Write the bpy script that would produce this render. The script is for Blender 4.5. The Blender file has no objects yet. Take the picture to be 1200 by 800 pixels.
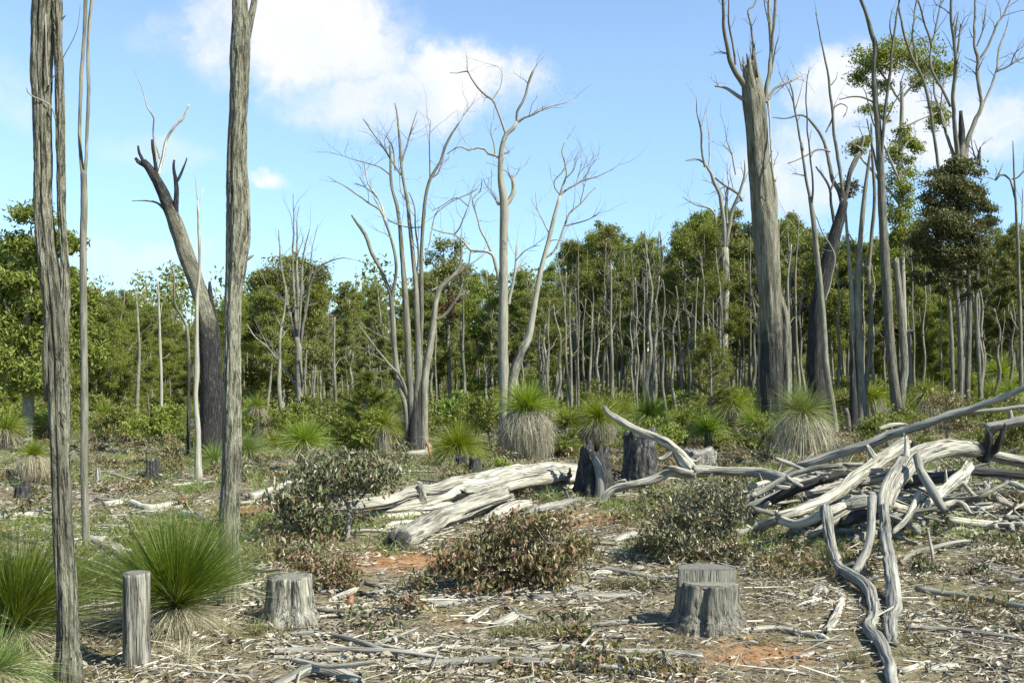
import bpy, math, random
import numpy as np
from mathutils import Vector

SC = bpy.context.scene
COL = SC.collection
rng = np.random.default_rng(7)
random.seed(7)

# ------------------------------------------------------------------ camera, world, sun, exposure
F = 1166.0            # focal length in photo pixels (1200 wide)
HOR = 440.0           # photo row of the horizon
EYE = 2.0
cam_d = bpy.data.cameras.new('camera')
cam = bpy.data.objects.new('camera', cam_d)
COL.objects.link(cam)
cam.location = (0, 0, EYE)
cam.rotation_euler = (math.radians(90), 0, 0)
cam_d.sensor_width = 36.0
cam_d.lens = F * 36.0 / 1200.0
cam_d.shift_y = (HOR - 400.0) / 1200.0
cam_d.clip_end = 3000
SC.camera = cam

SUN_EL, SUN_AZ = math.radians(45), math.radians(121)   # azimuth clockwise from +Y (view direction)
sun_dir = Vector((math.sin(SUN_AZ) * math.cos(SUN_EL), math.cos(SUN_AZ) * math.cos(SUN_EL), math.sin(SUN_EL)))
sd = bpy.data.lights.new('sun', 'SUN')
sd.energy = 5.0
sd.angle = math.radians(0.5)
sd.color = (1.0, 0.95, 0.82)
so = bpy.data.objects.new('sun', sd)
COL.objects.link(so)
so.rotation_euler = (-sun_dir).to_track_quat('-Z', 'Y').to_euler()

SC.view_settings.view_transform = 'Standard'
SC.view_settings.look = 'None'
SC.view_settings.exposure = 1.12
SC.view_settings.gamma = 1.0


class NT:
    """small helper to wire node trees"""
    def __init__(s, tree):
        s.t = tree
        tree.nodes.clear()

    def n(s, typ, ins=None, **props):
        nd = s.t.nodes.new(typ)
        for k, v in props.items():
            setattr(nd, k, v)
        for k, v in (ins or {}).items():
            sock = nd.inputs[k]
            if isinstance(v, bpy.types.NodeSocket):
                s.t.links.new(v, sock)
            else:
                sock.default_value = v
        return nd

    def math(s, op, a, b=0.0, c=0.0, clamp=False):
        nd = s.n('ShaderNodeMath', {0: a, 1: b, 2: c}, operation=op, use_clamp=clamp)
        return nd.outputs[0]

    def vmath(s, op, a, b=(0, 0, 0)):
        nd = s.n('ShaderNodeVectorMath', {0: a, 1: b}, operation=op)
        return nd

    def ramp(s, fac, stops, interp='LINEAR'):
        nd = s.n('ShaderNodeValToRGB', {0: fac})
        cr = nd.color_ramp
        cr.interpolation = interp
        while len(cr.elements) < len(stops):
            cr.elements.new(0.5)
        for e, (p, c) in zip(cr.elements, stops):
            e.position = p
            e.color = (*c, 1) if len(c) == 3 else c
        return nd.outputs[0]

    def mix(s, fac, a, b, blend='MIX'):
        nd = s.n('ShaderNodeMix', data_type='RGBA', blend_type=blend)
        for k, v in ((0, fac), (6, a), (7, b)):
            if isinstance(v, bpy.types.NodeSocket):
                s.t.links.new(v, nd.inputs[k])
            else:
                nd.inputs[k].default_value = v if k == 0 else (*v, 1)
        return nd.outputs[2]

    def noise(s, vec, scale, detail=4, rough=0.55, dist=0.0):
        return s.n('ShaderNodeTexNoise', {'Vector': vec, 'Scale': scale, 'Detail': detail, 'Roughness': rough, 'Distortion': dist}).outputs[0]

    def scale(s, vec, k):
        return s.vmath('MULTIPLY', vec, k).outputs[0]


def pdir(px, py):
    v = Vector(((px - 600) / F, 1.0, (HOR - py) / F))
    return v.normalized()


def make_world():
    w = bpy.data.worlds.new('World')
    SC.world = w
    w.use_nodes = True
    t = NT(w.node_tree)
    sky = t.n('ShaderNodeTexSky', sky_type='NISHITA')
    sky.sun_disc = False
    sky.sun_elevation = SUN_EL
    sky.sun_rotation = SUN_AZ
    sky.altitude = 250
    sky.air_density = 1.0
    sky.dust_density = 0.0
    sky.ozone_density = 2.2
    d = t.n('ShaderNodeTexCoord').outputs['Generated']
    warp = t.n('ShaderNodeTexNoise', {'Vector': d, 'Scale': 8.0, 'Detail': 8, 'Roughness': 0.66})
    wv = t.vmath('SUBTRACT', warp.outputs[1], (0.5, 0.5, 0.5)).outputs[0]
    dw = t.vmath('ADD', d, t.scale(wv, (0.15, 0.15, 0.10))).outputs[0]
    # cumulus banks: (direction, half width, half height, weight)
    banks = [(385, 45, 112, 66, 1.0), (545, 92, 100, 52, .95), (290, 30, 75, 60, .65), (455, 118, 130, 52, .75),
             (320, 207, 34, 18, .7), (215, 30, 62, 34, .36), (190, 172, 90, 26, .42), (360, 300, 120, 40, .22),
             (1000, 108, 72, 48, .95), (1110, 150, 90, 55, .75), (930, 195, 82, 60, .62), (1195, 150, 46, 34, .34), (1000, 180, 70, 52, .42), (10, 105, 45, 60, .36),
             (160, 295, 120, 22, .4)]
    acc = None
    for px, py, rx, ry, wt in banks:
        c = pdir(px, py)
        df = t.vmath('SUBTRACT', dw, tuple(c)).outputs[0]
        df = t.scale(df, (F / rx, F / rx, F / ry))
        ln = t.vmath('LENGTH', df).outputs[1]
        m = t.math('MULTIPLY', t.n('ShaderNodeMapRange', {0: ln, 1: 1.35, 2: 0.25, 3: 0.0, 4: 1.0}, interpolation_type='SMOOTHSTEP').outputs[0], wt)
        acc = m if acc is None else t.math('MAXIMUM', acc, m)
    # the same broken cumulus elsewhere over the dome
    el = t.n('ShaderNodeSeparateXYZ', {0: d}).outputs
    flat = t.scale(d, (1, 1, 1.8))
    gen = t.noise(flat, 3.1, 7, 0.6)
    gen = t.n('ShaderNodeMapRange', {0: gen, 1: 0.60, 2: 0.80, 3: 0, 4: .5}, interpolation_type='SMOOTHSTEP').outputs[0]
    behind = t.n('ShaderNodeMapRange', {0: el[1], 1: 0.75, 2: 0.45, 3: 0, 4: 1}).outputs[0]
    acc = t.math('MAXIMUM', acc, t.math('MULTIPLY', gen, behind))
    fine = t.noise(dw, 26, 6, 0.6)
    raw = t.math('MULTIPLY', acc, t.math('MULTIPLY_ADD', fine, 1.5, 0.22))
    dens = t.math('MULTIPLY', t.n('ShaderNodeMapRange', {0: raw, 1: 0.10, 2: 0.86, 3: 0.0, 4: 1.0}, interpolation_type='SMOOTHSTEP').outputs[0], 0.97)
    body = t.noise(t.vmath('ADD', dw, (0.01, 0.0, 0.03)).outputs[0], 8, 5, 0.55)
    ccol = t.mix(t.n('ShaderNodeMapRange', {0: body, 1: 0.35, 2: 0.62, 3: 0, 4: 1}).outputs[0], (0.66, 0.72, 0.86), (0.80, 0.80, 0.80))
    skyc = t.n('ShaderNodeHueSaturation', {'Hue': 0.5, 'Saturation': 1.0, 'Value': 1.08, 'Color': sky.outputs[0]}).outputs[0]
    low = t.n('ShaderNodeMapRange', {0: el[2], 1: 0.0, 2: 0.34, 3: 1.0, 4: 0.0}, interpolation_type='SMOOTHSTEP').outputs[0]
    skyc = t.mix(1.0, skyc, t.mix(low, (1.06, 1.06, 1.03), (0.60, 0.74, 0.84)), 'MULTIPLY')
    b1 = t.n('ShaderNodeBackground', {0: skyc, 1: 0.10})
    b2 = t.n('ShaderNodeBackground', {0: ccol, 1: 0.60})
    ms = t.n('ShaderNodeMixShader', {0: dens, 1: b1.outputs[0], 2: b2.outputs[0]})
    t.n('ShaderNodeOutputWorld', {0: ms.outputs[0]})


make_world()

# ------------------------------------------------------------------ noise and terrain


def _hash(ix, iy, iz, seed):
    h = (ix.astype(np.int64) * 374761393 + iy.astype(np.int64) * 668265263 + iz.astype(np.int64) * 2147483647 + seed * 974634777) & 0xFFFFFFFF
    h = ((h ^ (h >> 13)) * 1274126177) & 0xFFFFFFFF
    h = ((h ^ (h >> 16)) * 2246822519) & 0xFFFFFFFF
    return ((h ^ (h >> 15)) & 0xFFFFFF) / float(0xFFFFFF)


def vnoise(p, seed=0):
    p = np.asarray(p, float)
    i = np.floor(p)
    f = p - i
    f = f * f * (3 - 2 * f)
    i = i.astype(np.int64)
    x, y, z = i[..., 0], i[..., 1], i[..., 2]
    fx, fy, fz = f[..., 0], f[..., 1], f[..., 2]
    r = 0
    for dx in (0, 1):
        for dy in (0, 1):
            for dz in (0, 1):
                w = (fx if dx else 1 - fx) * (fy if dy else 1 - fy) * (fz if dz else 1 - fz)
                r = r + w * _hash(x + dx, y + dy, z + dz, seed)
    return r


def fbm(p, octaves=4, seed=0):
    p = np.asarray(p, float)
    a, s, t = 0.5, 0.0, 0.0
    for o in range(octaves):
        s = s + a * vnoise(p * (2.03 ** o) + 17.3 * o, seed + o)
        t += a
        a *= 0.5
    return s / t


def sstep(a, b, x):
    t = np.clip((x - a) / (b - a), 0, 1)
    return t * t * (3 - 2 * t)


def terrain(x, y):
    x = np.asarray(x, float)
    y = np.asarray(y, float)
    z = 0.05 * sstep(20, 60, y) * np.clip(x, -10, 60) * 0.8                       # rises to the right
    z = z + 0.055 * np.clip(y - 62, 0, 90)                                          # the wooded slope behind
    z = z + 0.5 * (fbm(np.stack([x / 9, y / 9, x * 0], -1), 3, 3) - 0.5) * sstep(9, 22, np.abs(y))
    q = np.stack([x / 1.1, y / 1.1, x * 0 + 4.2], -1)
    z = z + 0.10 * (fbm(q, 4, 11) - 0.5)
    return z - Z0


Z0 = 0.0
Z0 = float(terrain(0, 0))


def h(x, y):
    return float(terrain(x, y))


def P(px, py, d):
    return Vector(((px - 600) / F * d, d, EYE + (HOR - py) / F * d))


def G(px, py):
    """where the sight line through a photo pixel meets the ground"""
    d = np.linspace(3, 140, 5000)
    x = (px - 600) / F * d
    z = EYE + (HOR - py) / F * d
    below = np.nonzero(z <= terrain(x, d))[0]
    k = below[0] if len(below) else len(d) - 1
    return Vector((x[k], d[k], h(x[k], d[k])))


# ------------------------------------------------------------------ mesh building


class MB:
    def __init__(s):
        s.v, s.a, s.c, s.q, s.t, s.n = [], [], [], [], [], 0

    def add(s, v, q=None, t=None, a=None, c=None):
        v = np.asarray(v, float).reshape(-1, 3)
        k = len(v)
        s.v.append(v)
        s.a.append(np.asarray(a, float) if a is not None else v)
        s.c.append(np.asarray(c, float) if c is not None else np.zeros(k))
        if q is not None and len(q):
            s.q.append(np.asarray(q, int).reshape(-1, 4) + s.n)
        if t is not None and len(t):
            s.t.append(np.asarray(t, int).reshape(-1, 3) + s.n)
        s.n += k

    def mesh(s, name, mat, origin=(0, 0, 0), smooth=True):
        me = bpy.data.meshes.new(name)
        if not s.v:
            return me
        v = np.concatenate(s.v) - np.asarray(origin, float)
        a = np.concatenate(s.a)
        c = np.concatenate(s.c)
        q = np.concatenate(s.q) if s.q else np.zeros((0, 4), int)
        t = np.concatenate(s.t) if s.t else np.zeros((0, 3), int)
        me.vertices.add(len(v))
        me.vertices.foreach_set('co', v.astype(np.float32).ravel())
        me.loops.add(q.size + t.size)
        me.loops.foreach_set('vertex_index', np.concatenate([q.ravel(), t.ravel()]).astype(np.int32))
        me.polygons.add(len(q) + len(t))
        st = np.concatenate([np.arange(len(q)) * 4, q.size + np.arange(len(t)) * 3]).astype(np.int32)
        me.polygons.foreach_set('loop_start', st)
        me.polygons.foreach_set('use_smooth', np.full(len(st), smooth))
        at = me.attributes.new('bark', 'FLOAT_VECTOR', 'POINT')
        at.data.foreach_set('vector', a.astype(np.float32).ravel())
        at = me.attributes.new('char', 'FLOAT', 'POINT')
        at.data.foreach_set('value', c.astype(np.float32))
        me.update(calc_edges=True)
        me.validate()
        me.materials.append(mat)
        return me

    def build(s, name, mat, parent=None, smooth=True, origin=None, stuff=False):
        org = origin if origin is not None else (parent.location if parent is not None else (0, 0, 0))
        top = parent
        while top is not None and top.parent is not None:
            top = top.parent
        if top is not None:
            org = top.location
        o = bpy.data.objects.new(name, s.mesh(name, mat, org, smooth))
        COL.objects.link(o)
        if parent is not None:
            o.parent = parent
        else:
            o.location = org
        if stuff:
            o['kind'] = 'stuff'
        return o


def thing(name, label, cat, loc, group=None):
    o = bpy.data.objects.new(name, None)
    COL.objects.link(o)
    o.location = loc
    o.empty_display_size = 0.2
    return tag(o, label, cat, group)


def tag(o, label, cat, group=None):
    o['label'] = label
    o['category'] = cat
    if group:
        o['group'] = group
    return o


def copy_thing(o, parent=None):
    c = o.copy()
    COL.objects.link(c)
    if parent is not None:
        c.parent = parent
    for ch in list(o.children):
        copy_thing(ch, c)
    return c


def catmull(pts, step):
    p = np.asarray(pts, float)
    if len(p) == 2:
        k = max(2, int(np.linalg.norm(p[1, :3] - p[0, :3]) / step) + 1)
        return p[0] + (p[1] - p[0]) * np.linspace(0, 1, k)[:, None]
    q = np.vstack([2 * p[0] - p[1], p, 2 * p[-1] - p[-2]])
    out = []
    for i in range(1, len(q) - 2):
        a, b, c, d = q[i - 1], q[i], q[i + 1], q[i + 2]
        k = max(1, int(round(np.linalg.norm(c[:3] - b[:3]) / step)))
        t = (np.arange(k) / k)[:, None]
        out.append(0.5 * ((2 * b) + (c - a) * t + (2 * a - 5 * b + 4 * c - d) * t * t + (3 * b - a - 3 * c + d) * t ** 3))
    out.append(p[-1:])
    return np.vstack(out)


TUBE_ID = [0]


def tube(m, pts, seg=8, step=0.15, amp=0.0, kf=30.0, kz=3.0, lump=0.0, jag=0.0, wob=0.0, cap0=True, cap1=True, flute=0.0, sink=0.0, hollow=0.0, jag0=0.0, grooves=0, gdep=0.2, lift=False):
    """pts: rows x,y,z,radius[,char]. amp: fissure depth in metres; lump: slow swelling (share of radius); jag: broken end length; hollow: depth of a hollow far end"""
    TUBE_ID[0] += 1
    sid = TUBE_ID[0]
    P5 = np.array([list(p) + [0] * (5 - len(p)) for p in pts], float)
    C = catmull(P5, step)
    pos, rad, chv = C[:, :3].copy(), np.maximum(C[:, 3], 0.0008), np.clip(C[:, 4], 0, 1)
    n = len(pos)
    ln = np.concatenate([[0], np.cumsum(np.linalg.norm(np.diff(pos, axis=0), axis=1))])
    if wob:
        e = np.stack([fbm(np.stack([ln * 2.1 + 50 * k, ln * 0 + sid * 3.7, ln * 0], -1), 3, k) - 0.5 for k in range(3)], -1)
        pos += e * wob * np.minimum(1, ln / max(ln[-1], 1e-6) * 4)[:, None]
    if lift:
        pos[:, 2] = np.maximum(pos[:, 2], terrain(pos[:, 0], pos[:, 1]) + rad * 0.55)
    T = np.gradient(pos, axis=0) if n > 2 else np.repeat((pos[1:] - pos[:1]), 2, 0)
    T /= np.maximum(np.linalg.norm(T, axis=1), 1e-9)[:, None]
    u = np.cross(T[0], (0.3, 1, 0.12))
    if np.linalg.norm(u) < 1e-3:
        u = np.cross(T[0], (1, 0, 0))
    U = []
    for i in range(n):
        u = u - T[i] * np.dot(u, T[i])
        u /= max(np.linalg.norm(u), 1e-9)
        U.append(u)
    U = np.array(U)
    V = np.cross(T, U)
    th = np.arange(seg) / seg * 2 * math.pi
    ct, stn = np.cos(th), np.sin(th)
    R = rad[:, None] * np.ones(seg)
    off = np.array([(sid * 7.13) % 50, (sid * 3.71) % 50, (sid * 11.3) % 50])
    at = np.stack([ct[None] * rad[:, None], stn[None] * rad[:, None], ln[:, None] * np.ones(seg)], -1)
    if lump:
        R = R * (1 + lump * 2 * (fbm(np.stack([ct[None] + 0 * R, stn[None] + 0 * R, (ln / (6 * np.maximum(rad, .01)))[:, None] + 0 * R], -1) * 1.3 + off, 3, sid) - 0.5))
    if flute:
        R = R * (1 + flute * 2 * (fbm(np.stack([ct[None] * 2.2 + 0 * R, stn[None] * 2.2 + 0 * R, ln[:, None] * 0.35 + 0 * R], -1) + off, 2, sid) - 0.5))
    if amp:
        nz = fbm(np.stack([at[..., 0] * kf, at[..., 1] * kf, at[..., 2] * kz], -1) + off, 3, sid)
        R = R + amp * (np.abs(nz - 0.5) * -4 + 0.55) + amp * 0.7 * (nz - .5)
    if grooves:
        gr = np.random.default_rng(sid)
        for g_ in range(grooves):
            t0 = gr.uniform(0, 6.283) if g_ else gr.uniform(0.9, 2.2)
            drift = t0 + 1.6 * (fbm(np.stack([ln * 0.45 + g_ * 9, ln * 0 + sid, ln * 0], -1), 2, g_) - .5) + .25 * (vnoise(np.stack([ln * 4, ln * 0 + g_, ln * 0], -1), sid) - .5)
            on = np.clip((vnoise(np.stack([ln * 0.9 + g_ * 31, ln * 0, ln * 0 + sid], -1), g_) - .3) * 4, 0, 1) if gr.random() < .7 else np.ones(n)
            wd_ = max(gr.uniform(.07, .16), 4.2 / seg)
            dth = (th[None] - drift[:, None] + math.pi) % (2 * math.pi) - math.pi
            R = R * (1 - gdep * gr.uniform(.5, 1.1) * on[:, None] * np.exp(-(dth / wd_) ** 2))
    ring = pos[:, None] + (U[:, None] * ct[None, :, None] + V[:, None] * stn[None, :, None]) * R[..., None]
    if jag:
        j = vnoise(np.stack([ct * 2.6, stn * 2.6, ct * 0], -1) + off, sid)
        for r_, w_ in ((n - 1, 1.0), (n - 2, 0.45)):
            if r_ > 0:
                ring[r_] += T[r_] * (jag * (j * 2.0 - 0.9) * w_)[:, None]
    if jag0:
        j = vnoise(np.stack([ct * 2.6, stn * 2.6, ct * 0 + 3], -1) + off, sid)
        ring[0] -= T[0] * (jag0 * (j * 2.0 - 0.9))[:, None]
    verts = ring.reshape(-1, 3)
    attr = (at + off).reshape(-1, 3)
    char = np.repeat(chv, seg)
    i = np.arange(n - 1)[:, None] * seg
    k = np.arange(seg)[None]
    k2 = (k + 1) % seg
    quads = np.stack([i + k, i + k2, i + seg + k2, i + seg + k], -1).reshape(-1, 4)
    tris = []
    base = len(verts)
    ex_v, ex_a, ex_c = [], [], []
    if cap0:
        ex_v.append(pos[0]); ex_a.append(off); ex_c.append(chv[0])
        c0 = base + len(ex_v) - 1
        tris += [(c0, (j + 1) % seg, j) for j in range(seg)]
    if cap1:
        if hollow:
            inner = pos[-1] + (ring[-1] - pos[-1]) * 0.72 - T[-1] * 0.01
            deep = pos[-1] + (ring[-1] - pos[-1]) * 0.55 - T[-1] * hollow
            b1 = base + len(ex_v)
            ex_v += list(inner) + list(deep)
            ex_a += list(at[-1] * 0.7 + off) + list(at[-1] * .5 + off)
            ex_c += [max(0.75, chv[-1])] * seg + [1.0] * seg
            o_ = (n - 1) * seg
            qq = []
            for j in range(seg):
                j2 = (j + 1) % seg
                qq.append((o_ + j, o_ + j2, b1 + j2, b1 + j))
                qq.append((b1 + j, b1 + j2, b1 + seg + j2, b1 + seg + j))
            quads = np.vstack([quads, qq])
            ex_v.append(deep.mean(0)); ex_a.append(off); ex_c.append(1.0)
            c1 = base + len(ex_v) - 1
            tris += [(c1, b1 + seg + j, b1 + seg + (j + 1) % seg) for j in range(seg)]
        else:
            ex_v.append(ring[-1].mean(0) - T[-1] * (jag * 0.3)); ex_a.append(off + (0, 0, ln[-1])); ex_c.append(chv[-1])
            c1 = base + len(ex_v) - 1
            o_ = (n - 1) * seg
            tris += [(c1, o_ + j, o_ + (j + 1) % seg) for j in range(seg)]
    if ex_v:
        verts = np.vstack([verts, np.array(ex_v)])
        attr = np.vstack([attr, np.array(ex_a)])
        char = np.concatenate([char, np.array(ex_c)])
    m.add(verts, quads, tris, attr, char)
    return pos, rad, T


def twigs(m, p, d, length, r, depth, rg, up=0.15, seg=4):
    """a bare forking twig"""
    p = np.asarray(p, float)
    d = np.asarray(d, float)
    n = 5
    pts = [[*p, r]]
    for i in range(1, n):
        d = d + rg.normal(0, 0.22, 3) + np.array([0, 0, up * 0.3])
        d /= np.linalg.norm(d)
        p = p + d * length / (n - 1)
        pts.append([*p, r * (1 - 0.75 * i / (n - 1))])
        if depth > 0 and i < n - 1 and rg.random() < 0.75:
            dd = d + rg.normal(0, 0.55, 3) + np.array([0, 0, up])
            dd /= np.linalg.norm(dd)
            twigs(m, p, dd, length * rg.uniform(0.35, 0.65), r * (1 - 0.7 * i / n) * 0.6, depth - 1, rg, up, max(3, seg - 1))
    tube(m, pts, seg=seg, step=length, cap0=False)


def leaves(m, cen, n, spread, size, rg, aspect=0.42, hang=0.3, vary=0.5, sub=None):
    """n leaf-shaped faces about a centre; spread = ellipsoid radii; sub = number of sub-clumps"""
    cen = np.asarray(cen, float)
    spread = np.asarray(spread, float)
    if sub:
        u = rg.normal(0, 1, (sub, 3))
        u /= np.linalg.norm(u, axis=1)[:, None]
        sc = cen + u * spread * (rg.random((sub, 1)) ** 0.45) * 0.85
        w = rg.uniform(0.4, 1.6, sub)
        idx = rg.choice(sub, n, p=w / w.sum())
        g = rg.normal(0, 1, (n, 3))
        c = sc[idx] + g * spread * np.array([0.26, 0.26, 0.18])[None]
    else:
        u = rg.normal(0, 1, (n, 3))
        u /= np.linalg.norm(u, axis=1)[:, None]
        c = cen + u * spread * (rg.random((n, 1)) ** 0.4)
    L = size * rg.uniform(1 - vary, 1 + vary, (n, 1))
    ax = rg.normal(0, 1, (n, 3)) + np.array([0, 0, -hang * 2.2])
    ax /= np.linalg.norm(ax, axis=1)[:, None]
    nr = rg.normal(0, 1, (n, 3)) + np.array([0, 0, 0.6])
    sd_ = np.cross(ax, nr)
    sd_ /= np.maximum(np.linalg.norm(sd_, axis=1), 1e-6)[:, None]
    up = np.cross(sd_, ax)
    a = c - ax * L * 0.5
    b = c + ax * L * 0.5 - up * L * 0.06
    mid = c + up * L * 0.06
    l = mid + sd_ * L * aspect * 0.5
    r = mid - sd_ * L * aspect * 0.5
    v = np.stack([a, l, b, r], 1).reshape(-1, 3)
    q = np.arange(n * 4).reshape(-1, 4)
    m.add(v, q)


def blades(m, org, dirs, lens, width, droop, rg, segs=3, spread0=0.03):
    """thin curved grass blades; droop pulls the far part down (length share)"""
    n = len(dirs)
    dirs = dirs / np.linalg.norm(dirs, axis=1)[:, None]
    side = np.cross(dirs, rg.normal(0, 1, (n, 3)))
    side /= np.maximum(np.linalg.norm(side, axis=1), 1e-6)[:, None]
    base = np.asarray(org, float) + dirs * spread0 * rg.random((n, 1)) + rg.normal(0, spread0 * 0.4, (n, 3))
    rows = []
    dr = np.asarray(droop, float) * np.ones(n)
    for k in range(segs + 1):
        t = k / segs
        p = base + dirs * (lens * t)[:, None]
        p = p - np.array([0, 0, 1.0]) * (dr * lens * t * t)[:, None]
        w = width * (1 - 0.85 * t ** 1.5)
        rows.append((p + side * w / 2, p - side * w / 2))
    v = np.stack([x for r in rows for x in r], 1)
    K = 2 * (segs + 1)
    q = []
    for k in range(segs):
        q.append(np.stack([np.arange(n) * K + 2 * k, np.arange(n) * K + 2 * k + 1, np.arange(n) * K + 2 * k + 3, np.arange(n) * K + 2 * k + 2], -1))
    m.add(v.reshape(-1, 3), np.concatenate(q))


def strands(m, org, W, H, width, rg, n, segs=5, tuck=0.15):
    """dead blades that go out from a crown and hang down round it"""
    a = rg.uniform(0, 2 * math.pi, n)
    w = W * (0.35 + 0.65 * rg.random(n) ** 0.6)
    hh = H * rg.uniform(0.55, 1.08, n) * (0.75 + 0.25 * rg.random(n))
    tw = rg.normal(0, 0.4, n)
    pw = rg.uniform(1.0, 1.7, n)
    rows = []
    for k in range(segs + 1):
        t = k / segs
        ho = w * (math.sin(min(t * 1.12, 1) * math.pi / 2) ** .85 - tuck * t ** 4) * (1 + .16 * rg.normal(0, 1, n) * t)
        dn = hh * t ** pw - 0.05 * H * math.sin(t * math.pi)
        aa = a + tw * t
        p = np.asarray(org, float) + np.stack([np.cos(aa) * ho, np.sin(aa) * ho, -dn], -1)
        sd_ = np.stack([-np.sin(aa + tw * 3), np.cos(aa + tw * 3), np.zeros(n)], -1)
        ww = width * (1 - .7 * t)
        rows += [p + sd_ * ww / 2, p - sd_ * ww / 2]
    v = np.stack(rows, 1)
    K = 2 * (segs + 1)
    q = [np.stack([np.arange(n) * K + 2 * k, np.arange(n) * K + 2 * k + 1, np.arange(n) * K + 2 * k + 3, np.arange(n) * K + 2 * k + 2], -1) for k in range(segs)]
    m.add(v.reshape(-1, 3), np.concatenate(q))


# ------------------------------------------------------------------ materials


def new_mat(name):
    m = bpy.data.materials.new(name)
    m.use_nodes = True
    return m, NT(m.node_tree)


def bark_mat(name, dark, mid, light, kf=28.0, kz=0.09, bump=0.6, patch=None, rough=0.9, crack=0.35, bdist=0.012):
    m, t = new_mat(name)
    vec = t.n('ShaderNodeAttribute', attribute_name='bark').outputs['Vector']
    ch = t.n('ShaderNodeAttribute', attribute_name='char').outputs['Fac']
    st = t.scale(vec, (kf, kf, kf * kz))
    n1 = t.noise(st, 1.0, 7, 0.62, 0.3)
    n2 = t.noise(t.scale(vec, (kf * 2.6, kf * 2.6, kf * kz * 1.7)), 1.0, 4, 0.6)
    def lines(sc, wd, off):
        nn = t.noise(t.vmath('ADD', t.scale(st, (sc, sc, sc * .8)), (off, off, off)).outputs[0], 1.0, 3, 0.5, 0.6)
        dd = t.math('ABSOLUTE', t.math('SUBTRACT', nn, 0.5))
        return t.n('ShaderNodeMapRange', {0: dd, 1: 0.0, 2: wd, 3: 1.0, 4: 0.0}, interpolation_type='SMOOTHSTEP').outputs[0]
    brk = t.n('ShaderNodeMapRange', {0: t.noise(t.scale(st, (.55, .55, 1.3)), 1.0, 3, 0.6), 1: 0.40, 2: 0.62, 3: 0.0, 4: 1.0}).outputs[0]
    cr = t.math('MULTIPLY', t.math('MAXIMUM', lines(0.55, 0.06, 3.0), t.math('MULTIPLY', lines(1.25, 0.055, 9.0), 0.75)), brk)
    hgt = t.math('MULTIPLY_ADD', n2, 0.4, n1)
    col = t.ramp(t.math('MULTIPLY_ADD', n2, 0.4, t.math('MULTIPLY', n1, 0.7)), [(0.30, tuple(a * .35 + b * .65 for a, b in zip(dark, mid))), (0.5, mid), (0.74, light)])
    col = t.mix(t.math('MULTIPLY', cr, crack), col, dark)
    if patch:
        big = t.noise(t.scale(vec, (3.0, 3.0, 0.9)), 1.0, 4, 0.6)
        col = t.mix(t.n('ShaderNodeMapRange', {0: big, 1: 0.5, 2: 0.66, 3: 0, 4: 0.8}).outputs[0], col, patch)
    rnd = t.n('ShaderNodeObjectInfo').outputs['Random']
    col = t.n('ShaderNodeHueSaturation', {'Saturation': 1.0, 'Value': t.math('MULTIPLY_ADD', rnd, 0.4, 0.8), 'Color': col}).outputs[0]
    cn = t.noise(t.scale(vec, (14, 14, 6)), 1.0, 4, 0.6)
    cm = t.n('ShaderNodeMapRange', {0: t.math('MULTIPLY_ADD', cn, 0.7, ch), 1: 0.62, 2: 0.9, 3: 0, 4: 1}).outputs[0]
    col = t.mix(cm, col, t.ramp(hgt, [(0.45, (0.012, 0.012, 0.012)), (0.8, (0.05, 0.05, 0.047)), (0.95, (0.2, 0.2, 0.19))]))
    hh = t.math('SUBTRACT', hgt, t.math('MULTIPLY', cr, 0.7))
    bp = t.n('ShaderNodeBump', {'Strength': bump, 'Distance': bdist, 'Height': hh})
    b = t.n('ShaderNodeBsdfPrincipled', {'Base Color': col, 'Roughness': rough, 'Normal': bp.outputs[0]})
    b.inputs['Specular IOR Level'].default_value = 0.12
    t.n('ShaderNodeOutputMaterial', {0: b.outputs[0]})
    return m


def leaf_mat(name, cols, trans=0.3, rough=0.5, spec=0.35, tone=0.35):
    """cols: colour stops over the random value that every leaf gets"""
    m, t = new_mat(name)
    ri = t.n('ShaderNodeNewGeometry').outputs['Random Per Island']
    k = len(cols)
    col = t.ramp(ri, [(i / max(1, k - 1) * 0.999, c) for i, c in enumerate(cols)])
    oi = t.n('ShaderNodeObjectInfo').outputs['Random']
    col = t.n('ShaderNodeHueSaturation', {'Hue': t.math('MULTIPLY_ADD', oi, 0.03, 0.485), 'Saturation': 1.0, 'Value': t.math('MULTIPLY_ADD', oi, tone, 1 - tone / 2), 'Color': col}).outputs[0]
    b = t.n('ShaderNodeBsdfPrincipled', {'Base Color': col, 'Roughness': rough})
    b.inputs['Specular IOR Level'].default_value = spec
    tr = t.n('ShaderNodeBsdfTranslucent', {0: t.n('ShaderNodeHueSaturation', {'Hue': 0.49, 'Saturation': 1.15, 'Value': 1.25, 'Color': col}).outputs[0]})
    ms = t.n('ShaderNodeMixShader', {0: trans, 1: b.outputs[0], 2: tr.outputs[0]})
    t.n('ShaderNodeOutputMaterial', {0: ms.outputs[0]})
    return m


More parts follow.
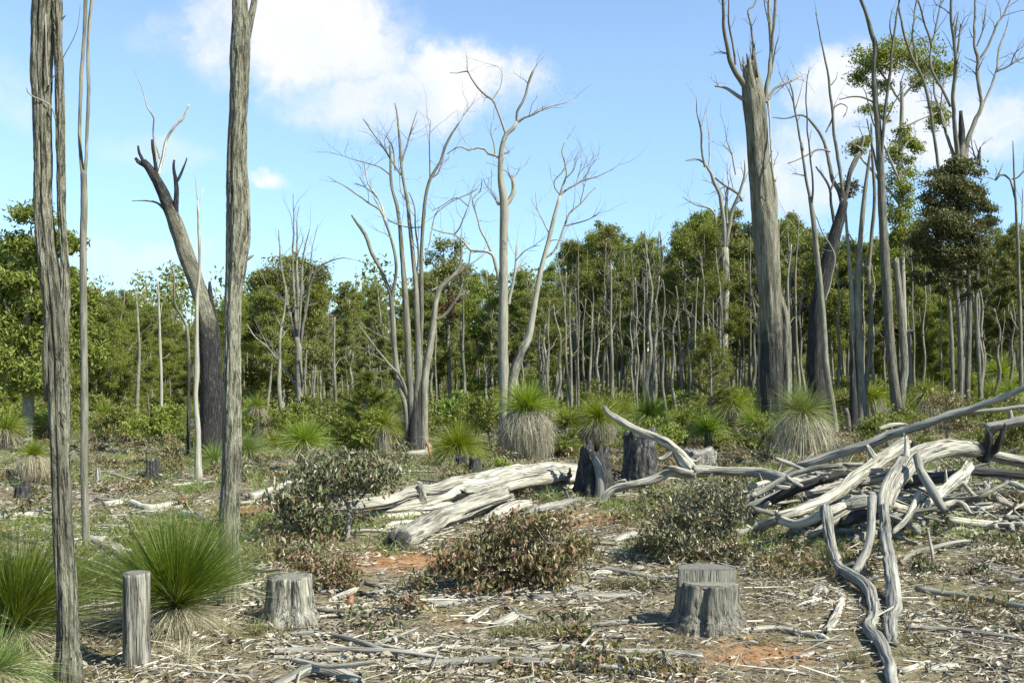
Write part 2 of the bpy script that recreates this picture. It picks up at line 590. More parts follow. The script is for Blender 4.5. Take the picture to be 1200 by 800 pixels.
M = {}
M['bark'] = bark_mat('grey_furrowed_bark', (0.025, 0.023, 0.017), (0.20, 0.197, 0.145), (0.335, 0.33, 0.25), kf=60, kz=0.085, bump=1.0, crack=0.95, bdist=0.03, patch=(0.10, 0.094, 0.07))
M['bark_dark'] = bark_mat('dark_grey_bark', (0.03, 0.027, 0.022), (0.13, 0.127, 0.098), (0.27, 0.262, 0.205), kf=26, kz=0.08, bump=0.8, crack=0.6, bdist=0.03)
M['bark_big'] = bark_mat('old_stringy_bark', (0.045, 0.04, 0.027), (0.15, 0.145, 0.108), (0.28, 0.272, 0.205), kf=22, kz=0.07, patch=(0.085, 0.08, 0.062), bump=0.9, crack=0.6, bdist=0.04)
M['pale'] = bark_mat('pale_smooth_bark', (0.07, 0.064, 0.05), (0.23, 0.223, 0.175), (0.38, 0.37, 0.30), kf=20, kz=0.12, bump=0.5, crack=0.4, patch=(0.27, 0.25, 0.2))
M['pole'] = bark_mat('grey_pole_bark', (0.04, 0.037, 0.027), (0.155, 0.15, 0.114), (0.29, 0.282, 0.222), kf=22, kz=0.10, bump=0.6, crack=0.7, patch=(0.095, 0.09, 0.07))
M['dead'] = bark_mat('bleached_dead_wood', (0.06, 0.055, 0.045), (0.34, 0.325, 0.265), (0.54, 0.525, 0.45), kf=20, kz=0.06, bump=1.0, crack=0.95, bdist=.03, patch=(0.22, 0.212, 0.175), rough=0.8)
M['silver'] = bark_mat('silver_grey_wood', (0.05, 0.05, 0.043), (0.215, 0.213, 0.185), (0.37, 0.365, 0.32), kf=20, kz=0.06, bump=1.0, crack=0.95, patch=(0.14, 0.138, 0.12), rough=0.85)
M['stump'] = bark_mat('weathered_stump_wood', (0.035, 0.033, 0.028), (0.17, 0.165, 0.135), (0.36, 0.345, 0.28), kf=36, kz=0.06, bump=1.0, crack=0.9, bdist=0.02)
M['twig'] = bark_mat('dark_twig_bark', (0.07, 0.062, 0.05), (0.17, 0.155, 0.13), (0.32, 0.3, 0.26), kf=20, kz=0.1, bump=0.3)
M['charcoal'] = bark_mat('charred_wood', (0.012, 0.012, 0.012), (0.035, 0.035, 0.035), (0.30, 0.30, 0.28), kf=26, kz=0.3, bump=1.0, crack=0.8, rough=0.7)
M['cut'] = bark_mat('sawn_end_grain', (0.05, 0.048, 0.04), (0.15, 0.147, 0.125), (0.26, 0.255, 0.215), kf=60, kz=1.0, bump=0.5, crack=0.5)

M['gum'] = leaf_mat('gum_leaf', [(0.07, 0.092, 0.015), (0.13, 0.16, 0.028), (0.19, 0.22, 0.045), (0.26, 0.275, 0.07)], 0.4)
M['gum2'] = leaf_mat('yellowish_gum_leaf', [(0.08, 0.105, 0.016), (0.145, 0.18, 0.028), (0.21, 0.24, 0.045), (0.29, 0.305, 0.07)], 0.42)
M['gum3'] = leaf_mat('olive_gum_leaf', [(0.075, 0.09, 0.02), (0.135, 0.15, 0.034), (0.19, 0.205, 0.052), (0.24, 0.245, 0.075)], 0.38)
M['darkleaf'] = leaf_mat('bronze_dark_leaf', [(0.036, 0.042, 0.014), (0.07, 0.078, 0.025), (0.10, 0.088, 0.034), (0.145, 0.145, 0.062)], 0.2, rough=0.55, spec=0.25)
M['shrubleaf'] = leaf_mat('grey_green_shrub_leaf', [(0.045, 0.052, 0.02), (0.09, 0.105, 0.042), (0.15, 0.165, 0.08), (0.12, 0.072, 0.042), (0.25, 0.26, 0.17)], 0.15, rough=0.42, spec=0.5)
M['redleaf'] = leaf_mat('red_brown_shrub_leaf', [(0.075, 0.085, 0.026), (0.14, 0.155, 0.045), (0.13, 0.075, 0.042), (0.20, 0.20, 0.08), (0.27, 0.16, 0.10), (0.11, 0.125, 0.04)], 0.2, rough=0.42, spec=0.45)
M['rust'] = leaf_mat('rusty_dead_leaf', [(0.10, 0.045, 0.02), (0.17, 0.08, 0.04), (0.22, 0.12, 0.07)], 0.2)
M['needle'] = leaf_mat('soft_green_needle', [(0.07, 0.105, 0.02), (0.13, 0.175, 0.03), (0.18, 0.22, 0.045)], 0.3)
M['blade'] = leaf_mat('grass_tree_blade', [(0.075, 0.115, 0.012), (0.13, 0.185, 0.018), (0.20, 0.25, 0.028), (0.27, 0.30, 0.05)], 0.35, rough=0.4, spec=0.4)
M['blade_dark'] = leaf_mat('deep_green_blade', [(0.035, 0.065, 0.008), (0.065, 0.11, 0.012), (0.11, 0.16, 0.02), (0.19, 0.23, 0.04)], 0.3, rough=0.4, spec=0.4)
M['straw'] = leaf_mat('dry_straw_blade', [(0.18, 0.15, 0.085), (0.31, 0.275, 0.175), (0.42, 0.385, 0.265), (0.52, 0.49, 0.37)], 0.2)
M['grass'] = leaf_mat('green_grass_blade', [(0.07, 0.11, 0.02), (0.12, 0.17, 0.035), (0.17, 0.22, 0.05), (0.22, 0.22, 0.10)], 0.35)
M['cover'] = leaf_mat('ground_cover_sprig', [(0.13, 0.135, 0.05), (0.19, 0.18, 0.08), (0.16, 0.10, 0.055), (0.24, 0.22, 0.12), (0.13, 0.15, 0.045), (0.28, 0.26, 0.17)], 0.2)
M['thatch'] = leaf_mat('grey_thatch_blade', [(0.13, 0.115, 0.075), (0.23, 0.21, 0.15), (0.33, 0.31, 0.23), (0.44, 0.42, 0.33)], 0.15)
M['twiglit'] = leaf_mat('grey_twig', [(0.06, 0.05, 0.035), (0.14, 0.125, 0.095), (0.22, 0.21, 0.165), (0.32, 0.305, 0.25), (0.44, 0.425, 0.36)], 0.0, rough=0.8, spec=.1)
M['litter'] = leaf_mat('dry_litter_leaf', [(0.075, 0.055, 0.032), (0.155, 0.13, 0.085), (0.25, 0.225, 0.16), (0.36, 0.335, 0.26), (0.13, 0.09, 0.055), (0.48, 0.46, 0.39)], 0.08, rough=0.6)


def ground_mat():
    m, t = new_mat('forest_floor_soil')
    pos = t.n('ShaderNodeNewGeometry').outputs['Position']
    soil = t.n('ShaderNodeAttribute', attribute_name='char').outputs['Fac']
    n1 = t.noise(pos, 1.1, 6, 0.65)
    n2 = t.noise(pos, 9.0, 6, 0.7)
    n3 = t.noise(pos, 45.0, 4, 0.7)
    lit = t.ramp(t.math('MULTIPLY_ADD', n3, 0.5, t.math('MULTIPLY', n2, 0.6)), [(0.36, (0.05, 0.04, 0.024)), (0.52, (0.13, 0.108, 0.068)), (0.66, (0.23, 0.20, 0.14)), (0.8, (0.42, 0.385, 0.3))])
    org = t.ramp(n2, [(0.3, (0.17, 0.088, 0.04)), (0.55, (0.29, 0.16, 0.075)), (0.75, (0.38, 0.235, 0.125))])
    grn = t.ramp(n2, [(0.3, (0.095, 0.092, 0.035)), (0.7, (0.20, 0.19, 0.085))])
    mk = t.n('ShaderNodeMapRange', {0: t.math('ADD', t.math('MULTIPLY_ADD', n1, 0.5, soil), t.math('MULTIPLY', n2, 0.8)), 1: 0.92, 2: 1.16, 3: 0, 4: 0.95}).outputs[0]
    gk = t.n('ShaderNodeMapRange', {0: t.noise(pos, 0.55, 5, 0.6), 1: 0.5, 2: 0.66, 3: 0, 4: .75}).outputs[0]
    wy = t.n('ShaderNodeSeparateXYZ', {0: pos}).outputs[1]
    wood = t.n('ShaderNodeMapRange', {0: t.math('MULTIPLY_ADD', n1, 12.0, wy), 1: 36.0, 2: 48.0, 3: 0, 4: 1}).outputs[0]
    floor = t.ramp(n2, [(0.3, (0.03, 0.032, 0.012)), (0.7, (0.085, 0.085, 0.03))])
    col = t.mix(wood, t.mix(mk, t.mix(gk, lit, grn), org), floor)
    bp = t.n('ShaderNodeBump', {'Strength': 0.9, 'Distance': 0.03, 'Height': t.math('MULTIPLY_ADD', n3, 0.4, n2)})
    b = t.n('ShaderNodeBsdfPrincipled', {'Base Color': col, 'Roughness': 0.95, 'Normal': bp.outputs[0]})
    b.inputs['Specular IOR Level'].default_value = 0.1
    t.n('ShaderNodeOutputMaterial', {0: b.outputs[0]})
    return m


M['ground'] = ground_mat()

# ------------------------------------------------------------------ ground

SOIL = [(470, 655, 1.0, .5), (430, 640, .6, .4), (880, 765, .75, .35), (800, 790, .5, .3), (640, 790, .5, .25), (700, 612, .9, .7), (735, 605, .6, .5), (540, 735, .5, .25),
        (620, 770, .5, .3), (330, 640, .5, .5), (1120, 745, .35, .2), (590, 695, .8, .35), (1150, 690, .3, .2), (440, 745, .4, .3), (310, 600, .8, .8)]


def build_ground():
    u = np.linspace(-1, 1, 341)
    xs = 22 * u + 40 * u ** 3 + 500 * u ** 9
    v = np.linspace(0, 1, 361)
    ys = -30 + 36 * v + 44 * np.clip(v - .2, 0, 1) ** 2 * 1.0 + 600 * v ** 9
    X, Y = np.meshgrid(xs, ys)
    Zt = terrain(X, Y)
    nx, ny = len(xs), len(ys)
    i = np.arange(ny - 1)[:, None] * nx + np.arange(nx - 1)[None]
    q = np.stack([i, i + 1, i + nx + 1, i + nx], -1).reshape(-1, 4)
    s = np.zeros_like(X)
    for px, py, w, r in SOIL:
        g = G(px, py)
        s = np.maximum(s, w * 0.8 * np.exp(-(((X - g.x) / (r * 1.9)) ** 2 + ((Y - g.y) / (r * 1.3)) ** 2)))
    m = MB()
    m.add(np.stack([X, Y, Zt], -1).reshape(-1, 3), q, c=s.ravel())
    o = m.build('ground', M['ground'])
    o['kind'] = 'structure'


build_ground()

# ------------------------------------------------------------------ dead and bare trees (limbs measured in the photo, stood at a real distance)


def limb_pts(L, d, nodes, rg, root=False, bend=0.35):
    """photo (px,py,width[,char]) -> x,y,z,r,char with a run of its own in depth"""
    d0 = d
    if not root and nodes:
        k = min(nodes, key=lambda q: (q[0] - L[0][0]) ** 2 + (q[1] - L[0][1]) ** 2)
        d0 = k[2]
    total = math.hypot(L[-1][0] - L[0][0], L[-1][1] - L[0][1]) / F * d
    slope = 0 if root else rg.uniform(-bend, bend) * total
    out = []
    acc = 0
    full = sum(math.hypot(L[i + 1][0] - L[i][0], L[i + 1][1] - L[i][1]) for i in range(len(L) - 1)) or 1
    for i, p in enumerate(L):
        if i:
            acc += math.hypot(p[0] - L[i - 1][0], p[1] - L[i - 1][1])
        dd = d0 + slope * acc / full
        q = P(p[0], p[1], dd)
        out.append([q.x, q.y, q.z, p[2] * (.94 if root else .84) / 2 / F * dd, p[3] if len(p) > 3 else 0])
        nodes.append((p[0], p[1], dd))
    return out


def bare_tree(name, label, cat, d, stems, limbs, mat='pale', limb_mat=None, seg=14, step=0.2, amp=0.012, kf=18, kz=1.2, lump=0.1, tw=0, tw_len=0.8, group=None, seed=1, flute=0.0, flare=1.35, jag=None, lseg=7, buried=0.12, char_h=0, grooves=0):
    rg = np.random.default_rng(seed)
    x0 = (stems[0][0][0] - 600) / F * d
    base = Vector((x0, d, h(x0, d)))
    t = thing(name, label, cat, base, group)
    nodes = []
    for si, S in enumerate(stems):
        pts = limb_pts(S, d, nodes, rg, root=True)
        if S[0][1] > HOR:                                      # stands on the ground
            gx, gy = pts[0][0], pts[0][1]
            pts[0][2] = h(gx, gy) - buried
            if flare > 1:
                r0 = pts[0][3]
                zb = h(gx, gy) + r0 * 2.2
                if zb < pts[1][2] - 0.05:
                    a = pts[0]; b = pts[1]
                    f_ = (zb - a[2]) / (b[2] - a[2])
                    pts.insert(1, [a[0] + (b[0] - a[0]) * f_, a[1] + (b[1] - a[1]) * f_, zb, r0, a[4]])
                    pts[0][3] = r0 * flare
        m = MB()
        tube(m, pts, seg=seg, step=step, amp=amp, kf=kf, kz=kz, lump=lump, flute=flute, jag=(jag[si] if jag else 0), grooves=grooves, gdep=.2)
        m.build('trunk' if si == 0 else 'stem', M[mat], t)
    for L in limbs:
        opt = {}
        if isinstance(L, tuple) and isinstance(L[0], str):
            opt_mat, L = L
        else:
            opt_mat = limb_mat or mat
        pts = limb_pts(L, d, nodes, rg)
        m = MB()
        pos, rad, T = tube(m, pts, seg=lseg, step=step * 0.8, lump=0.12, wob=0.06 * (d / 25), cap0=False, amp=0)
        if tw:
            for k in range(tw):
                i = int(len(pos) * rg.uniform(0.35, 0.98))
                dv = T[i] + rg.normal(0, 0.6, 3) + np.array([0, 0, 0.25])
                twigs(m, pos[i], dv / np.linalg.norm(dv), tw_len * rg.uniform(0.4, 1.2), max(rad[i] * 0.4, 0.006 * d / 25), 1, rg)
        m.build('limb', M[opt_mat], t)
    return t


# near trunk with a slim second stem
bare_tree('dead_tree', 'nearest furrowed grey trunk with a slim second stem joined to its side', 'tree', 6.45,
          [[(81, 812, 32), (80, 760, 27), (79, 700, 25), (75, 640, 24), (73, 600, 23), (71, 540, 22), (69, 490, 25), (68, 450, 26, .2), (66, 400, 27, .2), (63, 360, 26), (57, 310, 24), (51, 250, 21), (50, 200, 20.5), (49, 130, 21), (48, 90, 24), (49, 50, 25), (52, 0, 28), (54, -60, 27), (55, -150, 24)],
           [(70, 420, 16), (74, 370, 14), (76, 330, 11), (74.5, 290, 8.5), (72, 240, 9), (71, 190, 9.5), (70, 120, 9.5), (69, 80, 9.5), (68, 45, 10), (67, 0, 11)]],
          [('twig', [(68, 150, 2.6), (62, 128, 2.2), (53, 119, 2), (39, 113, 1.8), (32, 107, 2), (31, 102, 1.6)]),
           ('twig', [(57, 113, 2), (59, 96, 1.6), (69, 81, 1.5), (73.5, 68, 1.4), (85, 47, 1.2), (91, 30, .9), (94, 5, .6)]),
           [(70, 27, 3), (74, 22, 2.4), (78, 18, 1)],
           ('twig', [(57, 100, 2), (55, 70, 2.4), (54, 40, 2.2), (52, 0, 2.6), (53, -40, 2)]),
           [(56, 470, 9), (53, 440, 8), (52, 400, 7), (55, 370, 5)], [(60, 480, 7), (57, 450, 6), (54, 425, 3)]],
          mat='bark', seg=84, step=0.022, amp=0.0095, kf=55, kz=5, lump=0.10, flute=0.14, tw=0, seed=3, grooves=6, flare=1.15)
bare_tree('dead_tree', 'slender pale tree forking into two thin straight poles', 'tree', 11.4,
          [[(102, 645, 9.5), (100, 600, 9), (98.5, 540, 8.6), (99, 480, 8.8), (98.5, 420, 8.4), (98, 350, 8), (97.5, 290, 8), (98.5, 240, 8), (98, 200, 7)]],
          [[(97, 205, 6), (94.5, 180, 5), (93, 150, 4.6), (96, 90, 5), (99, 50, 5), (101, 0, 5.2), (102, -50, 4)], [(99, 205, 5), (101, 185, 4.6), (102, 150, 4.6), (103.5, 100, 4.8), (104, 40, 4.4), (108, 5, 4), (113, -40, 3)]],
          mat='pole', seg=28, step=0.05, amp=0.004, kf=40, kz=4, lseg=12, seed=4)
bare_tree('dead_tree', 'thick crownless furrowed trunk rising behind the big green grass tree', 'tree', 8.7,
          [[(268, 712, 28), (268, 660, 25), (269, 600, 24), (271, 560, 24), (272, 480, 22), (272.5, 400, 19.5), (273, 350, 20), (276, 318, 24), (279, 280, 29), (279, 250, 28.5), (278, 215, 26), (277.5, 180, 23), (280, 120, 21.5), (281, 70, 23), (282, 40, 22), (281, 0, 17), (279, -60, 14), (278, -120, 12)]],
          [[(285, 60, 13), (291, 35, 10), (296, 15, 9), (299, 0, 8.5), (304, -40, 7), (306, -80, 6)], ('charcoal', [(281, 312, 9), (287, 305, 6), (293, 302, 4), (297, 299, 1.5)]), [(278, 305, 5), (284, 293, 3), (292, 283, 1)]],
          mat='bark', seg=84, step=0.028, amp=0.011, kf=50, kz=5, lump=0.06, flute=0.1, seed=5, grooves=5, flare=1.2, lseg=20)

# snapped leaning tree
bare_tree('dead_tree', 'snapped leaning tree with splintered burnt top and charred butt', 'tree', 23.0,
          [[(248, 545, 31, .9), (248, 490, 27, .85), (247, 440, 25, .75), (245, 400, 24, .6), (242, 370, 23, .3), (235, 345, 20), (226, 320, 20), (217, 296, 20), (208, 268, 18), (200, 248, 16, .45), (192, 228, 14, .6), (184, 212, 12, .6), (175, 198, 10, .7), (168, 189, 7, .8)],
           [(252, 545, 20, 1), (256, 500, 18, 1), (254, 440, 14, 1), (252, 390, 11, .9), (247, 350, 6, .9), (246, 330, 3, .9)]],
          [[(180, 208, 7, .6), (172, 196, 6, .6), (162, 189, 6, .5), (159, 185, 4, .6)], [(168, 190, 5, .8), (163, 180, 4, .8), (162, 171, 2.5, .9)],
           [(184, 205, 6, 1), (182, 190, 5, 1), (180, 176, 5, 1), (179, 164, 3, 1)],
           [(206, 250, 8, .8), (207, 232, 7, .8), (207, 215, 6, .9), (204, 198, 4, 1), (204, 188, 3, 1)], [(208, 212, 4, .9), (213, 200, 3.5, .9), (219, 185, 1.5, 1)],
           [(193, 246, 4, .5), (184, 238, 3, .4), (176, 236, 2.4), (165, 235, 1.6), (154, 235, .8)],
           ('dead', [(186, 204, 4), (189, 190, 4), (195, 165, 4), (205, 148, 4), (215, 138, 4), (222, 122, 2.4)]),
           ('dead', [(184, 190, 3), (180, 158, 2.6), (181, 140, 2.2), (178, 134, 2.2), (172, 125, 1.8), (168, 108, 1.3), (162, 92, 1), (156, 80, .7)]),
           ('pole', [(187, 186, 2.4), (183, 172, 1.8), (180, 160, 1.6)])],
          mat='bark', seg=26, step=0.12, amp=0.02, kf=16, kz=1.4, seed=6, lseg=9, flare=1.15)
bare_tree('dead_tree', 'thin pale kinked pole standing in front of the charred leaning trunk butt', 'tree', 18.6,
          [[(233, 562, 9), (232, 535, 8), (232, 505, 7), (230, 478, 6.5), (229, 462, 6), (231, 430, 5.6), (230.5, 400, 5), (231, 350, 4.2), (234, 312, 3.4), (233, 270, 3), (232, 235, 2.2)]],
          [[(232, 238, 2), (229, 215, 1.4), (227, 200, .7)], [(232.5, 245, 1.8), (236, 228, 1.2), (238, 219, .7)]], mat='pale', seg=12, seed=7)
bare_tree('dead_tree', 'dark thin crooked pole with a hooked top beside the charred leaning butt', 'tree', 23.8,
          [[(221, 537, 5, .9), (221, 470, 4.5, .8), (221, 420, 4, .4), (219, 385, 3.4), (212, 370, 2.8), (205, 355, 2.6), (204, 330, 2.4), (203, 315, 2)]],
          [[(203, 318, 2), (200, 309, 1.4), (199, 304, 1)], [(204, 318, 1.5), (204.5, 309, 1)]], mat='pole', seg=10, seed=8)
bare_tree('dead_tree', 'thin white pole with a burnt foot among pale green saplings', 'tree', 27,
          [[(189, 528, 4.4, .9), (189, 500, 4, .5), (189, 450, 3.6), (188, 415, 3.4), (187, 380, 2.6), (186, 345, 1.6), (185, 330, 1)]],
          [[(188, 420, 1.6), (184, 414, 1.2), (181, 408, .7)], [(188.5, 421, 1.6), (194, 418, 1.2), (199, 414, .7)], [(187, 385, 1.2), (183, 366, .6)], [(187, 380, 1.2), (190, 355, .6)]], mat='pale', seg=9, seed=9)
# fan-branched bare tree
bare_tree('dead_tree', 'bare grey tree with upright fan of thin branches by the roundest leafy crown', 'tree', 37,
          [[(352, 505, 11), (351, 460, 9.5), (350, 430, 9), (350, 408, 8.6), (349, 395, 7)]],
          [[(349, 410, 5), (341, 372, 4.6), (334, 338, 3.8), (329, 305, 3), (326, 270, 1.2)], [(349, 402, 5), (345, 350, 4), (343, 305, 3.2), (344, 255, 2), (343, 228, 1)],
           [(350, 400, 4.5), (349, 350, 4), (348, 300, 3), (348, 260, 1.6), (351, 240, .8)], [(350, 400, 4.5), (353, 340, 3.8), (356, 295, 2.4), (363, 268, 1)],
           [(351, 410, 4.5), (360, 352, 3.8), (367, 322, 3), (381, 309, 2.2), (402, 302, 1.2), (412, 304, .7)], [(351, 462, 4), (333, 430, 3.4), (315, 408, 2.8), (300, 395, 2), (290, 380, 1)],
           [(342, 376, 3), (333, 352, 2.4), (320, 345, 1.6), (305, 318, 1)], [(357, 365, 2.6), (362, 330, 2), (366, 290, 1.2), (372, 262, .7)], [(352, 470, 4), (357, 440, 3), (359, 410, 2)]],
          mat='pole', seg=12, step=0.3, tw=6, tw_len=1.4, seed=10)
# many-stemmed dead tree
bare_tree('dead_tree', 'large dead tree splitting near the ground into many upright pale stems', 'tree', 26.0,
          [[(487, 530, 22, 1), (487, 505, 20, .9), (488, 470, 10, .5), (491, 425, 9), (489, 370, 7.4), (487, 330, 6.2), (484, 300, 5.2), (480, 262, 4.6), (478, 240, 4.2), (473, 212, 3.6), (470, 190, 3.2), (468, 160, 2.8), (465, 130, 2), (463, 121, 1.6)],
           [(484, 530, 12, .85), (482, 470, 9.5, .3), (479, 430, 8.6), (477, 380, 8), (473.5, 330, 7), (471, 297, 5.4), (469, 270, 4.6), (465, 240, 4), (459, 220, 3.6), (457.5, 190, 2.8), (457, 170, 2)],
           [(492, 530, 12, 1), (491, 470, 9, .9), (492, 430, 6, .5), (494, 380, 5.2), (494, 330, 5), (494, 297, 4.6), (496, 260, 4.2), (499, 230, 4), (505, 208, 4), (516, 190, 3.4), (522, 171, 2.8), (530, 156, 2.2), (537, 145, 1.4)],
           [(498, 530, 11, .3), (497, 490, 10), (498, 445, 9), (503, 412, 8.4), (508, 380, 7.6), (511, 352, 6.4), (517, 336, 6), (528, 326, 5), (537, 316, 3.6), (541, 300, 2.6), (540, 276, 1.4)],
           [(480, 525, 9, .6), (475, 475, 7.4), (468, 452, 7), (464, 425, 7), (462, 400, 6.4), (460, 370, 6), (458, 345, 5.4), (452, 330, 4.4), (446, 315, 4), (436, 297, 4.4), (428, 275, 4.4), (419, 262, 3.6), (412, 252, 1.6)]],
          [[(459, 350, 5), (464, 320, 4.6), (463, 295, 4.4), (456, 272, 4), (451, 258, 4), (445, 246, 3.4), (432, 238, 2.8), (423, 231, 2.6), (408, 221, 2), (395, 213, 1.4), (384, 206, .8)],
           ('dead', [(451, 258, 3.6), (447, 240, 3), (440, 228, 2.6), (432, 215, 2.4), (429, 200, 2), (426, 190, 1.4)]), [(440, 228, 2), (428, 220, 1.6), (415, 215, .8)],
           [(470, 205, 3), (459, 190, 2.6), (450, 175, 2.4), (440, 160, 2), (430, 146, 1.8), (425, 140, 1.2)], [(457, 205, 2.2), (445, 196, 2), (430, 191, 1.6), (413, 187, 1.2), (398, 182, .6)],
           [(471, 190, 2.8), (477, 170, 2.4), (484, 145, 1.8), (489, 128, .9)], [(463, 200, 2.2), (461, 175, 1.8), (453, 160, 1)], [(504, 210, 2.2), (503, 180, 1.8), (504, 150, 1.2), (505, 142, .7)],
           ('dead', [(504, 209, 2.6), (513, 203, 2.2), (519, 190, 1.6), (530, 182, 1)]), [(530, 157, 1.6), (540, 142, 1), (549, 126, .6)],
           [(508, 375, 6), (519, 371, 5.4), (530, 357, 4.6), (538, 345, 3.4), (544, 325, 2)], ('twig', [(506, 340, 3), (520, 333, 3), (535, 321, 2.4), (552, 309, 2), (570, 297, 1.2)]),
           [(478, 466, 5), (470, 443, 4.4), (455, 426, 3.6), (441, 409, 3), (429, 392, 2.2), (421, 380, 1.6)], [(487, 330, 3), (490, 300, 2.8), (487, 270, 2.4), (485, 240, 2), (479, 225, 1.4)],
           [(496, 265, 2.4), (485, 267, 2), (470, 265, 1.8), (455, 258, 1.6)], [(478, 238, 2), (470, 225, 1.6), (468, 200, 1.2)], [(461, 400, 3), (450, 395, 2), (447, 385, 1)]],
          mat='pole', seg=14, step=0.2, amp=0.012, kf=18, kz=1.4, tw=5, tw_len=1.0, seed=11, flare=1.1)
# tall central dead tree with leaning second stem
bare_tree('dead_tree', 'tall dead tree with knobbly crown and a leaning second stem, behind the shaggiest grass tree', 'tree', 27.0,
          [[(592, 528, 14, .1), (591, 470, 12.4), (589.5, 400, 12.4), (590, 340, 11.4), (590, 280, 10), (591, 245, 11), (589, 225, 9), (586.5, 210, 7.6), (587, 185, 7), (589, 170, 6), (593, 158, 5.2), (601, 151, 5), (606, 143, 4.6)],
           [(596, 528, 15, .9), (598, 480, 13, .45), (602, 440, 12, .4), (611, 412, 11, .45), (619, 396, 9.4, .25), (624, 372, 8), (629, 342, 6.6), (634, 315, 6), (638, 300, 5.6), (644, 278, 5), (648, 260, 4.6), (652, 245, 4.2), (656, 230, 3.6)]],
          [[(606, 143, 4.2), (606, 131, 4), (614, 117, 3.6), (619, 98, 3.4), (624, 86, 3.6), (628, 79, 1.4)], [(606, 144, 3.8), (615, 138, 3.2), (625, 134, 2.8), (636, 128, 2.2)], ('dead', [(636, 128, 2), (648, 124, 1.6), (660, 121, 1), (674, 117, .6)]),
           [(593, 158, 4), (588, 143, 3.2), (582, 127, 3), (577, 117, 3.2), (568, 112, 3), (560, 104, 3), (552, 92, 2.6), (547, 84, 2.2), (535, 86, 1.2), (527, 86, .8)], [(577, 117, 2), (583, 107, 1.9), (587, 97, 1.5), (588, 84, 1), (582, 77, .6)],
           [(587, 187, 4), (580, 182, 3.6), (572, 180, 3.4), (568, 175, 3), (560, 173, 2.6), (549, 176, 2.2), (540, 172, 2), (530, 176, 1.6), (523, 181, .9)], [(580, 182, 2.4), (578, 168, 2), (575, 155, 1.6), (578, 142, 1)],
           [(593, 240, 7), (601, 229, 7), (603, 219, 6.4), (599, 206, 4)], ('twig', [(589, 180, 3), (594, 179, 2), (596, 177, 1.4)]),
           [(586, 335, 4.6), (581, 312, 4.8), (577, 298, 4.4), (565, 294, 4), (552, 293, 3.8), (545, 284, 3.2), (533, 274, 2.8), (520, 273, 2.2), (506, 268, 1.6)],
           [(575, 294, 3.6), (568, 278, 3), (562, 268, 2.6), (558, 250, 2.2), (554, 234, 2), (563, 225, 1.6), (565, 210, .9)], ('twig', [(552, 293, 2.4), (549, 310, 2), (545, 322, 1.2)]),
           ('twig', [(533, 274, 2.2), (541, 262, 2), (547, 246, 1.6), (549, 242, 1.4)]), ('twig', [(506, 268, 1.8), (512, 250, 1.8), (530, 236, 1.7), (547, 227, 1.4), (560, 221, .9)]),
           ('twig', [(549, 242, 1.6), (535, 232, 1.6), (520, 240, 1.2), (506, 248, .8)]), ('twig', [(506, 270, 1.8), (503, 285, 1.6), (499, 300, 1)]),
           [(596, 356, 5), (600, 332, 4.4), (603, 318, 4), (605, 300, 2.4), (606, 285, 1.4)], ('dead', [(603, 320, 3), (609, 313, 2.4), (618, 309, 1.2)]), ('twig', [(605, 305, 2), (612, 296, 1.6), (625, 289, 1.2), (634, 287, .7)]),
           ('twig', [(585, 240, 5), (582, 236, 4), (581, 231, 2)]),
           [(656, 230, 3.4), (660, 217, 3), (664, 205, 2.6), (662, 190, 2.2), (658, 178, 2), (660, 170, 1.6), (664, 164, .9)],
           ('twig', [(637, 303, 3.4), (648, 296, 3.2), (655, 284, 3), (661, 265, 2.8), (667, 250, 2.6), (680, 240, 2), (690, 228, 1.6), (699, 219, .9)]), ('twig', [(661, 265, 2), (675, 262, 1.8), (690, 257, 1.4), (703, 249, .8)]),
           ('twig', [(656, 229, 3), (665, 222, 2.8), (675, 216, 2.6), (686, 210, 2.2), (701, 206, 1.6), (719, 198, .8)]), ('twig', [(685, 210, 1.8), (692, 195, 1.4), (699, 185, .8)]),
           ('twig', [(656, 228, 2), (650, 220, 1.8), (650, 211, 1.6), (657, 204, 1.4), (664, 196, .8)]), ('twig', [(645, 276, 2), (637, 261, 1.6), (630, 245, 1.2), (628, 225, .7)]),
           ('twig', [(664, 208, 2), (672, 200, 1.5), (675, 194, 1)]), ('twig', [(675, 216, 1.8), (680, 200, 1.3), (683, 188, .7)]), ('twig', [(680, 240, 1.5), (683, 226, 1.2), (684, 218, .8)]), [(643, 283, 2), (652, 281, 1.6), (667, 283, .9)]],
          mat='pale', seg=18, step=0.16, amp=0.008, kf=16, kz=1.2, tw=4, tw_len=1.0, seed=12, flare=1.2)
